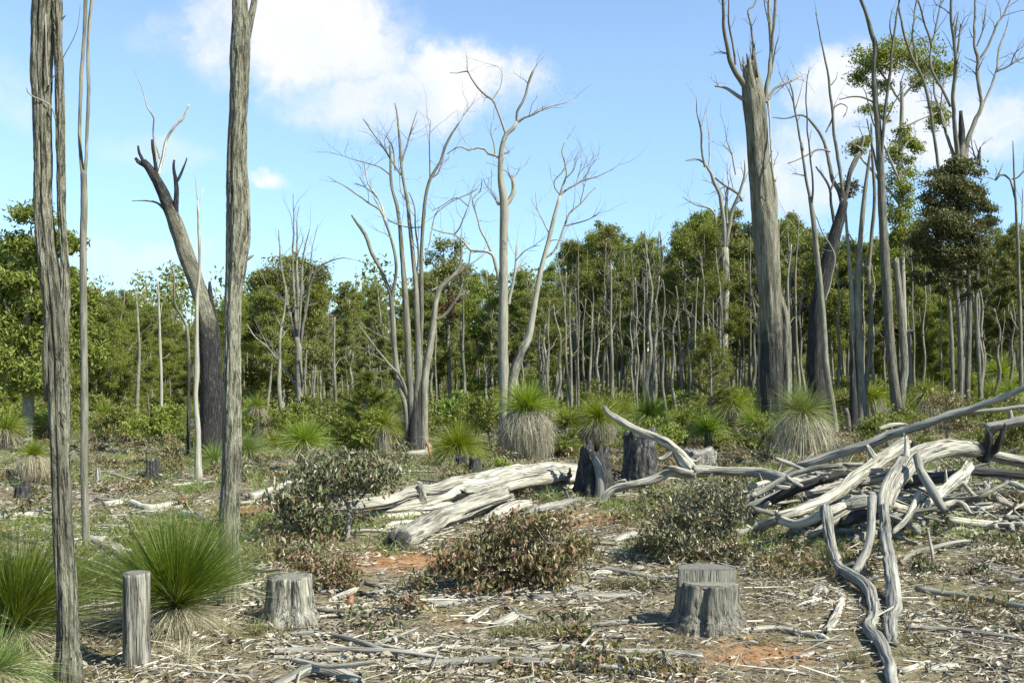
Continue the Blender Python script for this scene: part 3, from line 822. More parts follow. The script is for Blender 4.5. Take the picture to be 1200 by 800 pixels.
# smooth pale gum
bare_tree('dead_tree', 'smooth pale dead gum with twisted bare crown beside the huge broken trunk', 'tree', 44,
          [[(848, 495, 13), (848, 450, 12), (847.5, 400, 11.6), (848, 370, 11), (850, 340, 10.4), (850, 310, 10), (849, 290, 9)]],
          [[(847, 292, 5), (841, 272, 3.6), (838, 255, 3.2), (832, 245, 2.8), (815, 240, 1.8), (800, 231, 1)], [(849, 290, 6.4), (848, 262, 6), (846, 242, 5.4), (842, 225, 5), (836, 210, 4.4), (831, 199, 3.6), (826, 191, 3), (814, 186, 2), (803, 188, 1)],
           ('twig', [(826, 196, 3.2), (822, 172, 3), (821, 150, 3), (818, 135, 2), (816, 115, 1)]), [(831, 197, 2.6), (832, 170, 2.2), (829, 145, 1.2), (828, 128, .7)], [(851, 288, 6.4), (855, 262, 6), (860, 242, 5), (866, 226, 4.2), (872, 208, 3), (873, 188, 1.4)],
           ('twig', [(870, 236, 4), (864, 226, 3.8), (850, 218, 3.4), (838, 208, 3)]), [(852, 262, 4.4), (851, 240, 4), (852, 221, 3.8)], ('twig', [(862, 205, 2), (858, 182, 1.8), (852, 165, 1.2), (848, 145, .7)]), [(858, 180, 1.5), (848, 172, .8)]],
          mat='pale', seg=16, step=0.3, tw=3, tw_len=1.4, seed=13)
# huge broken-topped trunk
bare_tree('dead_tree', 'huge old trunk snapped off at the top, with bare side limbs and charred base', 'tree', 25.6,
          [[(907, 542, 36, .95), (906, 500, 29, .8), (905, 450, 27, .62), (904, 400, 26, .5), (902, 350, 27, .2), (899, 310, 29, .1), (896, 265, 31), (892, 225, 28), (888.5, 190, 25.5), (886, 150, 25.5), (883.5, 122, 27), (881, 100, 24), (879, 86, 20)],
           [(921, 542, 17, .3), (921, 470, 14.5), (921, 410, 14), (919, 375, 12), (914, 350, 8), (911, 335, 4)], ],
          [[(886, 105, 12), (885, 88, 9), (884, 70, 6.5), (883, 53, 3)], ('stump', [(874, 96, 7), (873, 84, 6), (872, 75, 5)]), [(910, 330, 8), (910, 290, 7.6), (909, 250, 7), (907, 215, 5), (904, 190, 3)], [(904, 350, 6), (901, 300, 6), (900, 250, 5), (899, 215, 3)],
           [(877, 107, 9), (867, 92, 8.4), (858, 77, 7.4), (853, 60, 5.6), (848, 35, 4.8), (847, 10, 4.2), (845, -25, 3)], [(862, 76, 3.2), (858, 50, 2.8), (854, 30, 2.6), (854, 5, 2), (855, -15, 1.5)], ('twig', [(872, 117, 6), (860, 109, 5), (849, 103, 3.6), (838, 101, 2)]),
           [(883, 55, 3.2), (881, 32, 2.8), (877, 12, 2.4), (883, 8, 2.4), (889, -5, 2)], [(881, 70, 2), (878, 55, 1.2)], [(897, 120, 7.4), (899, 100, 6.6), (902, 85, 5.8), (903, 60, 5), (902, 30, 4.4), (901, 0, 4), (900, -40, 3)], [(903, 68, 4.4), (906, 40, 4), (908, 5, 4), (909, -40, 3)], [(904, 86, 3), (908, 58, 2.2), (912, 42, 1.2)],
           [(902, 30, 2), (897, 10, 1.6), (894, -10, 1.2)], ('twig', [(900, 117, 4.4), (907, 106, 4.2), (917, 100, 3.6), (927, 95, 3)]), ('dead', [(927, 95, 3), (935, 90, 2.8), (942, 84, 1.6)]), ('dead', [(900, 118, 3.4), (902, 140, 3), (903, 160, 2.6), (905, 190, 3), (907, 212, 4)])],
          mat='bark_big', limb_mat='pole', seg=56, step=0.1, amp=0.035, kf=9, kz=0.7, lump=0.08, flute=0.16, seed=14, grooves=0, flare=1.02, jag=[0.9, 0.3], lseg=10, tw=2, tw_len=.7)
# charred leaning trunk
bare_tree('dead_tree', 'charred leaning trunk with dark crooked limbs and a spiky curved leader', 'tree', 36,
          [[(957, 505, 26, 1), (957, 460, 23, 1), (956, 410, 20, 1), (958, 365, 19, .95), (964, 330, 18, .95), (972, 300, 17, .9), (980, 270, 14, .85), (986, 250, 12, .75), (989, 236, 10, .6)]],
          [[(988, 243, 8, .5), (984, 225, 6.4, .4), (976, 212, 6, .3), (972, 195, 5), (967, 170, 4.4), (957, 150, 3.8), (945, 137, 3.2), (935, 135, 2.4), (920, 139, 1.8), (905, 138, 1)], [(978, 262, 5, .5), (974, 240, 4, .5), (972, 222, 3.4, .5), (965, 207, 3, .5), (956, 195, 2, .6)],
           [(974, 222, 3, .4), (978, 208, 2.4)], [(989, 238, 8, .4), (993, 220, 7, .5), (996, 203, 6, .5), (1002, 188, 5), (1008, 178, 3.4)], [(988, 232, 5, .3), (985, 205, 4.8), (981, 180, 4.6), (978, 158, 4.2), (976, 135, 4), (974, 115, 3.6), (971, 90, 3.2), (966, 68, 2.6), (962, 45, 2), (956, 15, 1)],
           ('twig', [(976, 127, 2), (985, 122, 2), (994, 127, 1.6), (988, 138, 1)]), ('twig', [(973, 178, 2.4), (960, 175, 2.6), (945, 183, 2.2), (923, 192, 1.4)]), ('twig', [(968, 155, 2.4), (975, 140, 2.4), (979, 122, 1.4)]), [(996, 205, 5), (1003, 190, 5.4), (1008, 178, 5), (1013, 160, 3.4)],
           ('twig', [(1013, 178, 2.4), (1003, 170, 2), (996, 168, 1.4)]), ('twig', [(974, 100, 1.6), (980, 92, 1), (981, 84, .6)])],
          mat='bark_dark', seg=26, step=0.22, amp=0.02, kf=9, kz=0.8, tw=1, tw_len=0.8, seed=15, flare=1.15, lseg=9)
bare_tree('dead_tree', 'slim pale tree leaning away from the charred trunk, forked into two wands', 'tree', 31,
          [[(980, 503, 8), (976, 480, 8), (971, 450, 8), (967, 420, 8), (965, 380, 7.6), (961, 335, 6.6), (957, 295, 6.4), (952, 250, 6), (949, 230, 5)]],
          [[(950, 235, 4.6), (944, 207, 4), (940, 180, 3.4), (935, 150, 3), (931, 125, 2.8), (928, 105, 2.2), (922, 88, 1)], [(951, 242, 3.6), (953, 215, 3), (949, 180, 2.6), (946, 140, 2.2), (945, 100, 1.6), (949, 78, .8)], ('pole', [(967, 352, 2.6), (974, 330, 2.2), (978, 300, 2), (965, 275, 1.8), (954, 248, 1.4)]),
           [(931, 125, 1.8), (925, 108, 1.4), (912, 84, .7)], [(932, 128, 1.6), (938, 108, 1), (941, 95, .6)], ('twig', [(943, 206, 2), (934, 204, 1.6), (928, 204, .8)])],
          mat='pole', seg=14, step=0.2, tw=2, tw_len=0.7, seed=16)
bare_tree('dead_tree', 'cluster of close grey stems with one blackened side and a bird-nest burl', 'tree', 32.5,
          [[(1009, 510, 14, .2), (1009, 465, 11), (1007, 420, 10), (1006, 380, 9.4), (1005, 335, 8), (1008, 285, 6.4), (1012, 240, 5.4), (1016, 205, 4), (1020, 178, 2.6)],
           [(1001, 510, 13, .9), (1000, 460, 9, .8), (999, 400, 7, .5), (998, 345, 5.6), (994, 290, 4), (990, 240, 2.4), (988, 222, 1.4)], [(1012, 505, 8), (1014, 460, 6), (1018, 420, 6), (1021, 365, 5), (1018, 320, 4.4), (1021, 280, 4.4), (1025, 230, 4), (1022, 185, 3), (1021, 145, 2)],
           [(996, 512, 10, .1), (994, 490, 8), (991, 478, 5)]],
          [[(1021, 350, 3), (1025, 335, 2.4), (1022, 318, 2), (1020, 300, 1.4)], [(1004, 300, 2), (999, 280, 1.6), (992, 272, .9)], [(1018, 318, 6), (1017, 313, 8), (1016, 305, 5)], ('twig', [(1006, 505, 6, .9), (1014, 515, 5, .9), (1022, 522, 3, .9)])],
          mat='pole', seg=16, step=0.2, amp=0.012, kf=14, kz=1.2, tw=1, tw_len=0.7, seed=17, flare=1.1)
bare_tree('dead_tree', 'grey tree with twin trunks forking low, one snapped off, one carried high', 'tree', 32,
          [[(1052, 512, 15.5), (1052, 485, 14), (1050, 466, 13), (1046, 435, 11.6), (1042, 390, 11), (1040, 350, 11.4), (1037, 300, 10.6), (1034, 250, 9.6), (1032, 200, 8.4), (1029, 150, 7.2), (1025, 110, 6.4), (1024, 80, 6), (1026, 55, 5.8), (1021, 38, 5), (1015, 15, 4.2), (1007, -6, 3.4), (1002, -35, 3)],
           [(1054, 480, 9), (1057, 455, 9.6), (1060, 430, 9.4), (1058, 395, 9), (1054, 350, 8.4), (1051, 320, 7.4), (1050, 303, 6.6)]],
          [[(1032, 205, 4.6), (1036, 140, 4.4), (1042, 95, 4.2), (1046, 50, 3.2), (1050, 20, 2.4), (1056, -5, 1.6)], [(1046, 50, 2), (1043, 30, 1.6), (1046, 10, 1)], [(1024, 120, 3), (1012, 114, 2.6), (1000, 113, 2), (984, 117, 1.4)], [(1030, 168, 3), (1036, 150, 2.4), (1048, 120, 1.8), (1062, 100, 1.2)], [(1059, 392, 3), (1065, 386, 2), (1070, 386, 1.4)], [(1028, 200, 3), (1022, 170, 2.6), (1016, 140, 1.8)]],
          mat='bark_dark', seg=22, step=0.14, amp=0.018, kf=12, kz=1, seed=18, flare=1.2, jag=[0, 0.15], lseg=9, tw=1, tw_len=0.8)
bare_tree('dead_tree', 'short snapped grey pole with a side stub behind the twin-trunked tree', 'tree', 40,
          [[(1066, 485, 6.5), (1066, 450, 6), (1065, 420, 6), (1064, 388, 5.4)]], [[(1065, 390, 3), (1069, 388, 2.4), (1073, 387, 1.4)]], mat='pole', seg=12, seed=19)
# tall bare tree rising out of the dark-leaved tree
bare_tree('dead_tree', 'tall bare tree with wide upswept limbs rising out of the dark-leaved crown', 'tree', 39,
          [[(1128, 485, 13), (1128, 400, 11), (1128, 300, 10), (1127, 230, 10), (1126, 190, 9.6), (1127, 160, 8.4, .7), (1126, 130, 4, .8)]],
          [[(1123, 190, 7), (1119, 150, 6), (1117, 110, 5.4), (1120, 75, 4.6), (1116, 35, 4), (1114, 0, 3.6), (1116, -40, 3)], [(1122, 195, 5), (1112, 165, 4.4), (1104, 135, 4), (1096, 115, 3.4), (1094, 95, 2.6)], [(1126, 275, 4.6), (1112, 235, 4.6), (1101, 200, 4.5), (1093, 150, 4.2), (1086, 108, 4), (1080, 90, 4), (1073, 75, 3.8), (1062, 50, 3.6), (1056, 25, 3), (1053, -5, 2)],
           [(1114, 125, 4), (1103, 102, 4), (1093, 86, 3.8), (1090, 65, 3.6), (1094, 45, 3), (1098, 25, 2.4), (1104, -5, 1.8)], [(1092, 56, 3), (1085, 30, 2.6), (1076, 0, 2)], [(1075, 77, 3), (1070, 45, 2.8), (1072, 15, 2.4), (1075, -5, 2)], [(1120, 80, 3), (1124, 45, 2.6), (1126, 28, 1.6)],
           [(1130, 190, 8), (1134, 165, 7), (1141, 147, 6.4), (1150, 125, 5.4), (1148, 108, 4.8), (1145, 85, 4.8), (1146, 70, 4.8), (1142, 50, 4), (1142, 20, 3.2), (1143, -5, 2.4)], [(1147, 71, 3.4), (1158, 55, 3.2), (1168, 30, 3), (1177, 15, 2.6), (1186, -5, 2)],
           [(1151, 125, 3.4), (1160, 105, 3.2), (1167, 85, 3), (1170, 60, 2.6), (1177, 40, 2), (1182, 22, .9)], [(1168, 84, 2.8), (1182, 77, 2.6), (1195, 70, 2.2), (1212, 62, 1.4)], [(1185, 75, 1.8), (1190, 62, 1.4), (1200, 53, .9)], [(1145, 54, 2.4), (1152, 32, 2), (1156, 8, 1.6)],
           [(1117, 110, 4), (1119, 70, 3.6), (1119, 40, 2.6), (1124, 15, 1.6)], [(1108, 155, 3), (1103, 130, 2.4), (1106, 90, 1.6), (1100, 60, 1)], ('charcoal', [(1148, 195, 6), (1147, 183, 5), (1149, 172, 2)])],
          mat='pole', seg=16, step=0.25, tw=5, tw_len=1.2, seed=20)
bare_tree('dead_tree', 'thin bare tree with a crooked dark side branch past the dark-leaved tree', 'tree', 37,
          [[(1197, 470, 5.4), (1196, 400, 4.8), (1194, 330, 4), (1192, 270, 3.4), (1189, 215, 2.4), (1187, 165, 1)]],
          [('twig', [(1191, 240, 2.4), (1184, 210, 2.6), (1173, 205, 3), (1167, 211, 2.8), (1176, 192, 1)]), ('twig', [(1186, 210, 2.4), (1194, 207, 2.2), (1203, 198, 1.6)]), [(1196, 390, 2.4), (1188, 378, 2), (1184, 365, 1.2)], [(1193, 300, 2), (1197, 260, 1.6), (1198, 220, 1)]], mat='pole', seg=10, seed=21, tw=2, tw_len=.8)

# ------------------------------------------------------------------ leafy trees picked out in the photo


def crown_tree(name, label, cat, d, stems, limbs, clumps, leaf='gum', trunk='pale', n=220, size=0.14, seed=1, group=None, hang=0.35, aspect=0.4, thick=1.0, mix=None, sub=6, seg=10, tall=1.0):
    rg = np.random.default_rng(seed)
    clumps = [(c[0] + rg.uniform(-.3, .3) * c[2], c[1] + rg.uniform(-.3, .3) * c[3], c[2] * rg.uniform(.75, 1.15), c[3] * tall * rg.uniform(.75, 1.15), *c[4:]) for c in clumps]
    t = bare_tree(name, label, cat, d, stems, limbs, mat=trunk, seg=seg, seed=seed, step=0.3, group=group)
    groups = {}
    bm = MB()
    CT_NODES = [(p_[0], p_[1], d) for S_ in stems for p_ in S_[-4:]] + [(p_[0], p_[1], d) for S_ in limbs for p_ in (S_[1] if isinstance(S_, tuple) and isinstance(S_[0], str) else S_)]
    for c in clumps:
        px, py, rx, ry = c[:4]
        lf = c[4] if len(c) > 4 else leaf
        dd = d + rg.uniform(-0.6, 0.6) * rx / F * d
        m = groups.setdefault(lf, MB())
        s = (rx / F * d, rx / F * d * thick, ry / F * d)
        if len(c) < 5:
            e = np.array(P(px, py, dd))
            near = min(CT_NODES, key=lambda q: (q[0] - px) ** 2 + (q[1] - py - ry) ** 2)
            b = np.array(P(*near))
            mid = b * .5 + e * .5 + rg.normal(0, .06, 3) - np.array([0, 0, .05 * np.linalg.norm(e - b)])
            tube(bm, [[*b, .02 * d / 40], [*mid, .015 * d / 40], [*e, .006 * d / 40]], seg=5, step=.5)
            for z in range(3):
                dv = e - b + rg.normal(0, .5, 3)
                twigs(bm, e * .7 + mid * .3, dv / np.linalg.norm(dv), ry / F * d * 1.6, .009 * d / 40, 1, rg)
        k = int(n * 14 * (s[0] * s[2]))
        leaves(m, P(px, py, dd), max(60, k), (s[0] * 1.35, s[1] * 1.3, s[2] * 1.4), size * .82, rg, aspect, hang, sub=max(7, int(sub * 1.6 * (s[0] * s[2]) ** 0.6)))
    bm.build('branch', M[trunk], t, stuff=True)
    for lf, m in groups.items():
        m.build('crown', M[lf], t, smooth=False, stuff=True)
    return t


crown_tree('gum_tree', 'leafy gum with a white trunk behind the brown-skirted grass tree', 'tree', 29,
           [[(31, 528, 13), (33, 480, 13), (32, 430, 13), (30, 390, 11), (35, 340, 8), (38, 300, 5), (36, 265, 2)]],
           [[(33, 400, 6), (60, 360, 4), (76, 330, 2)], [(32, 400, 6), (12, 370, 4), (5, 350, 2)], [(36, 340, 4), (22, 310, 3), (12, 300, 1.5)], [(37, 330, 4), (62, 300, 3), (76, 290, 1.5)]],
           [(36, 262, 20, 14), (60, 290, 24, 18), (22, 302, 24, 16), (78, 285, 14, 14), (10, 330, 18, 14), (48, 330, 30, 16), (72, 335, 22, 20), (28, 365, 28, 18), (75, 375, 26, 22), (8, 378, 20, 16), (45, 400, 30, 20), (90, 410, 20, 20), (12, 420, 26, 22), (60, 440, 30, 18), (95, 360, 14, 20), (-20, 360, 24, 40), (-25, 300, 20, 30)], leaf='gum', n=470, size=0.17, seed=31, tall=1.15)
crown_tree('gum_tree', 'round-crowned leafy gum behind the bare fan-branched tree', 'tree', 46,
           [[(330, 505, 8), (331, 430, 7), (333, 380, 6), (338, 340, 4), (340, 310, 2)]],
           [[(332, 390, 4), (315, 360, 3), (303, 345, 2)], [(334, 370, 4), (355, 345, 3), (368, 330, 2)]],
           [(345, 306, 22, 13), (316, 322, 22, 14), (366, 318, 16, 12), (300, 335, 16, 14), (340, 330, 28, 14), (368, 345, 16, 14), (305, 365, 22, 16), (342, 360, 26, 18), (365, 375, 18, 16), (325, 395, 28, 20), (355, 410, 24, 18), (300, 400, 18, 22), (298, 440, 18, 18), (330, 440, 24, 20)], leaf='gum', n=190, size=0.2, seed=32)
crown_tree('gum_tree', 'leafy gum with one rust-brown dead clump behind the many-stemmed dead tree', 'tree', 52,
           [[(527, 500, 6), (526, 430, 5.6), (524, 370, 5), (520, 320, 3), (520, 290, 1.6)]], [[(524, 360, 3), (535, 335, 2.4), (540, 300, 1.2)]],
           [(519, 290, 10, 14), (536, 296, 9, 16), (505, 300, 8, 10), (527, 315, 20, 14), (512, 330, 18, 14), (540, 325, 14, 14), (526, 345, 22, 12), (536, 352, 14, 11, 'rust'), (528, 365, 12, 8, 'rust'), (510, 350, 14, 14), (512, 375, 18, 14)], leaf='gum3', n=150, size=0.2, seed=33)
crown_tree('gum_tree', 'tall open-crowned gum with tiered leaf clumps high behind the twin-trunked grey tree', 'tree', 45,
           [[(1062, 500, 9), (1060, 420, 8), (1058, 340, 7), (1056, 260, 6), (1054, 200, 5.4), (1057, 130, 5), (1056, 95, 3)]],
           [[(1055, 215, 4), (1040, 180, 3.4), (1026, 150, 3), (1015, 110, 2)], [(1055, 180, 4), (1065, 165, 3), (1075, 165, 2)], [(1057, 115, 3.4), (1075, 95, 3), (1095, 80, 2)], [(1056, 120, 3.4), (1040, 95, 3), (1025, 75, 2)], [(1056, 150, 3), (1078, 140, 2.4), (1098, 132, 1.6)], [(1055, 240, 4), (1025, 205, 3.6), (1005, 180, 2.4)], [(1056, 250, 3), (1075, 235, 2)]],
           [(1035, 62, 24, 11), (1065, 62, 26, 12), (1088, 72, 20, 12), (1028, 75, 18, 9), (1100, 85, 12, 8), (1015, 95, 14, 8), (1035, 102, 14, 7), (1078, 100, 10, 9), (1102, 130, 12, 12), (1100, 145, 10, 8), (1028, 128, 14, 7), (1035, 138, 10, 6), (1000, 172, 12, 9), (1010, 165, 10, 7), (1058, 160, 16, 9), (1072, 172, 12, 10), (1045, 180, 14, 10), (1060, 195, 14, 8), (998, 215, 10, 10, 'darkleaf'), (1050, 240, 14, 18), (1064, 230, 12, 12), (1062, 265, 16, 18), (1045, 285, 14, 16), (1070, 300, 14, 18), (1035, 300, 12, 16)], leaf='gum2', n=230, size=0.17, seed=34, thick=0.9, tall=1.2)
crown_tree('bronze_tree', 'dense dark bronze-leaved tree on several thin trunks', 'tree', 35.5,
           [[(1133, 495, 7), (1134, 440, 6.4), (1136, 370, 6), (1134, 300, 5), (1128, 240, 3), (1125, 200, 1.6)], [(1124, 485, 6), (1126, 420, 6), (1123, 360, 5.6), (1117, 310, 4), (1112, 280, 2)], [(1150, 478, 5), (1147, 420, 5), (1144, 365, 4.4), (1146, 310, 3)], [(1117, 480, 5, .3), (1116, 420, 4.6, .2), (1112, 350, 4), (1105, 300, 3)]],
           [[(1134, 310, 3), (1150, 285, 2.4), (1162, 250, 1.6)], [(1117, 315, 3), (1098, 280, 2.4), (1085, 250, 1.6)]],
           [(1122, 192, 14, 9), (1112, 204, 16, 11), (1134, 202, 14, 11), (1100, 220, 15, 12), (1122, 220, 20, 13), (1143, 222, 13, 13), (1092, 240, 15, 14), (1115, 242, 20, 14), (1140, 242, 17, 14), (1156, 244, 9, 12),
            (1087, 262, 14, 14), (1110, 264, 20, 15), (1136, 264, 18, 14), (1156, 266, 10, 14), (1084, 284, 13, 13), (1106, 286, 19, 14), (1132, 288, 18, 14), (1152, 288, 11, 13), (1080, 304, 11, 11), (1100, 308, 17, 13), (1124, 310, 18, 13), (1146, 310, 13, 12),
            (1092, 326, 13, 9), (1114, 330, 15, 10), (1136, 330, 12, 9), (1104, 344, 9, 7), (1150, 332, 8, 8), (1076, 322, 7, 7), (1126, 346, 8, 7)], leaf='darkleaf', trunk='bark_dark', n=900, size=0.12, seed=37, aspect=0.45, sub=14, tall=1.0)
# sapling casuarinas: soft needles


def needle_tree(name, label, d, px, py, w, hgt, seed, leaf='needle', n=1500, low=0.1):
    rg = np.random.default_rng(seed)
    x = (px - 600) / F * d
    base = Vector((x, d, h(x, d)))
    t = thing(name, label, 'tree', base)
    W, Hh = w / F * d, hgt / F * d
    m = MB()
    tube(m, [[x, d, base.z - .1, .05], [x + .03, d, base.z + Hh * .5, .035], [x - .02, d, base.z + Hh * .97, .01]], seg=7, step=0.3)
    br = MB()
    fo = MB()
    nb = 64
    for k in range(nb):
        f = low + (1 - low) * rg.random() ** 0.9
        prof = math.sin(min(1, (f - low * .6) * 1.25 + 0.12) * math.pi) ** 0.7
        ln_ = W * 0.5 * prof * rg.uniform(0.6, 1.1) + 0.1
        a = rg.uniform(0, 6.283)
        p0 = np.array([x, d, base.z + Hh * f * 0.93])
        dv = np.array([math.cos(a), math.sin(a), rg.uniform(0.25, 0.8)])
        dv /= np.linalg.norm(dv)
        p1 = p0 + dv * ln_
        tube(br, [[*p0, .012], [*((p0 + p1) / 2), .009], [*p1, .004]], seg=4, step=1)
        kk = n // nb
        tt = rg.uniform(0.25, 1.05, (kk, 1))
        org = p0 + (p1 - p0) * tt
        dd = dv + rg.normal(0, 0.75, (kk, 3)) + np.array([0, 0, 0.25])
        blades(fo, org, dd, rg.uniform(0.1, 0.28, kk), 0.014, 0.25, rg, 2, 0.01)
    m.build('trunk', M['twig'], t)
    br.build('branch', M['twig'], t, stuff=True)
    fo.build('foliage', M[leaf], t, smooth=False, stuff=True)
    return t


needle_tree('sheoak_sapling', 'soft feathery bright green sapling in front of the wood', 24, 428, 545, 88, 102, 41, n=11000)
needle_tree('sheoak_sapling', 'dark olive feathery sapling beside the smooth pale dead gum', 29, 832, 520, 56, 140, 42, leaf='gum3', n=9000, low=0.25)

# ------------------------------------------------------------------ the wood behind: each tree a thing, copies share meshes
ZONES = [(90, 'behind the nearest furrowed trunk'), (180, 'behind the slender forked pole tree'), (255, 'behind the snapped leaning burnt tree'), (310, 'behind the thick crownless trunk'), (400, 'behind the bare fan-branched tree'),
         (470, 'behind the feathery green sapling'), (550, 'behind the many-stemmed dead tree'), (640, 'behind the dead tree with a leaning stem'), (730, 'behind the row of shaggy grass trees'), (800, 'behind the raised tip of the fallen branch'),
         (870, 'behind the smooth pale dead gum'), (940, 'behind the huge snapped trunk'), (1000, 'behind the charred leaning trunk'), (1080, 'behind the twin-trunked grey tree'), (1160, 'behind the bronze-leaved tree'), (9999, 'past the bronze-leaved tree')]


def zone(px):
    return next(z for b, z in ZONES if px <= b)


def wood_tree(kind, seed):
    """a wood tree 10 m tall at the origin: trunk with limbs, and a crown of leaves"""
    rg = np.random.default_rng(seed)
    H = 10.0
    t = thing('wood_tree', 'x', 'tree', (0, 0, 0))
    m = MB()
    bx, by = rg.uniform(-.35, .35, 2)
    ax = lambda f: np.array([bx * math.sin(f * 2.6) + 0.12 * math.sin(f * 7 + seed), by * math.sin(f * 2.2), H * f])
    r0 = rg.uniform(0.11, 0.16)
    tube(m, [[*ax(f) - np.array([0, 0, 0.2 if f == 0 else 0]), r0 * (1 - 0.85 * f) + (0.04 if f == 0 else 0), 0.5 if f < .05 else 0] for f in np.linspace(0, 0.97, 8)], seg=8, step=0.6, lump=0.08)
    c = MB()
    lo = {'tall': 0.42, 'narrow': 0.34, 'low': 0.10}[kind]
    wid = {'tall': 1.45, 'narrow': 0.95, 'low': 1.75}[kind]
    nb = {'tall': 15, 'narrow': 16, 'low': 20}[kind]
    for k in range(nb):
        f = lo + (0.98 - lo) * (k + rg.random()) / nb
        prof = (math.sin(((f - lo) / (1 - lo) * 0.82 + 0.18) * math.pi)) ** 0.6
        ln_ = wid * prof * rg.uniform(0.35, 1.15)
        a = rg.uniform(0, 6.283)
        p0 = ax(max(0.1, f - 0.09))
        p1 = p0 + np.array([math.cos(a) * ln_, math.sin(a) * ln_, 0.9 + ln_ * 0.25])
        tube(m, [[*p0, 0.035], [*(p0 * .5 + p1 * .5 - np.array([0, 0, .12])), 0.024], [*p1, 0.01]], seg=4, step=1)
        s = rg.uniform(0.4, 0.75) * (1.1 if kind != 'narrow' else 0.85)
        leaves(c, p1, int((1500 if kind != 'low' else 1900) * s), (s * 1.3, s * 1.3, s * 0.9), 0.145 if kind != 'low' else .12, rg, 0.42, 0.4, sub=10)
        if rg.random() < 0.75:
            leaves(c, p0 * .45 + p1 * .55 + rg.normal(0, .25, 3), 420, (s * .8, s * .8, s * .55), 0.14, rg, 0.42, 0.4, sub=4)
    leaves(c, ax(0.98), 600, (0.6, 0.6, 0.7), 0.14, rg, 0.42, 0.4, sub=4)
    m.build('trunk', M['pole'], t)
    c.build('crown', M[{'tall': 'gum', 'narrow': 'gum3', 'low': 'gum2'}[kind]], t, smooth=False, stuff=True)
    return t


def pole_tree(seed):
    """a bare pole 10 m tall with few thin branches"""
    rg = np.random.default_rng(seed)
    t = thing('pole_tree', 'x', 'tree', (0, 0, 0))
    m = MB()
    ph = rg.uniform(0, 6, 3)
    kink = rg.uniform(0.04, 0.2)
    pts = [[kink * math.sin(f * 5 + ph[0]) * f ** .5 + .06 * math.sin(f * 17 + ph[2]), kink * math.sin(f * 4 + ph[1]) * f ** .5, 10 * f - (0.25 if f == 0 else 0), 0.085 * (1 - 0.82 * f) + .012, .7 if f < .06 else 0] for f in np.linspace(0, 1, 12)]
    pos, rad, T = tube(m, pts, seg=7, step=0.45)
    for k in range(rg.integers(3, 8)):
        i = int(len(pos) * rg.uniform(0.45, 0.97))
        a = rg.uniform(0, 6.283)
        dv = np.array([math.cos(a) * .5, math.sin(a) * .5, 0.9])
        twigs(m, pos[i], dv, rg.uniform(0.7, 2.2), max(.014, rad[i] * 0.55), 1, rg, 0.35, 4)
    m.build('trunk', M['pole'], t)
    return t


def bush(seed, leaf):
    rg = np.random.default_rng(seed)
    t = thing('bush', 'x', 'bush', (0, 0, 0))
    m, c = MB(), MB()
    for k in range(7):
        a, l = rg.uniform(0, 6.283), rg.uniform(0.3, 0.75)
        p1 = np.array([math.cos(a) * l, math.sin(a) * l, rg.uniform(0.45, 1.05)])
        tube(m, [[0, 0, -.1, .02], [*(p1 * .5), .015], [*p1, .006]], seg=5, step=.5)
        leaves(c, p1, 200, (.42, .42, .32), 0.11, rg, .45, .3, sub=5)
    leaves(c, (0, 0, .45), 260, (.6, .6, .35), 0.11, rg, .45, .3, sub=6)
    m.build('stem', M['twig'], t, stuff=True)
    c.build('foliage', M[leaf], t, smooth=False, stuff=True)
    return t


def top_row(px):
    """tree-line of the photo"""
    xs = [-200, 0, 60, 110, 165, 215, 262, 300, 345, 385, 430, 490, 545, 600, 650, 700, 740, 790, 840, 880, 930, 960, 1000, 1040, 1100, 1160, 1200, 1400]
    ys = [285, 292, 318, 352, 362, 384, 362, 335, 330, 345, 350, 335, 325, 340, 310, 275, 295, 282, 262, 275, 270, 292, 300, 290, 300, 285, 270, 260]
    return float(np.interp(px, xs, ys))


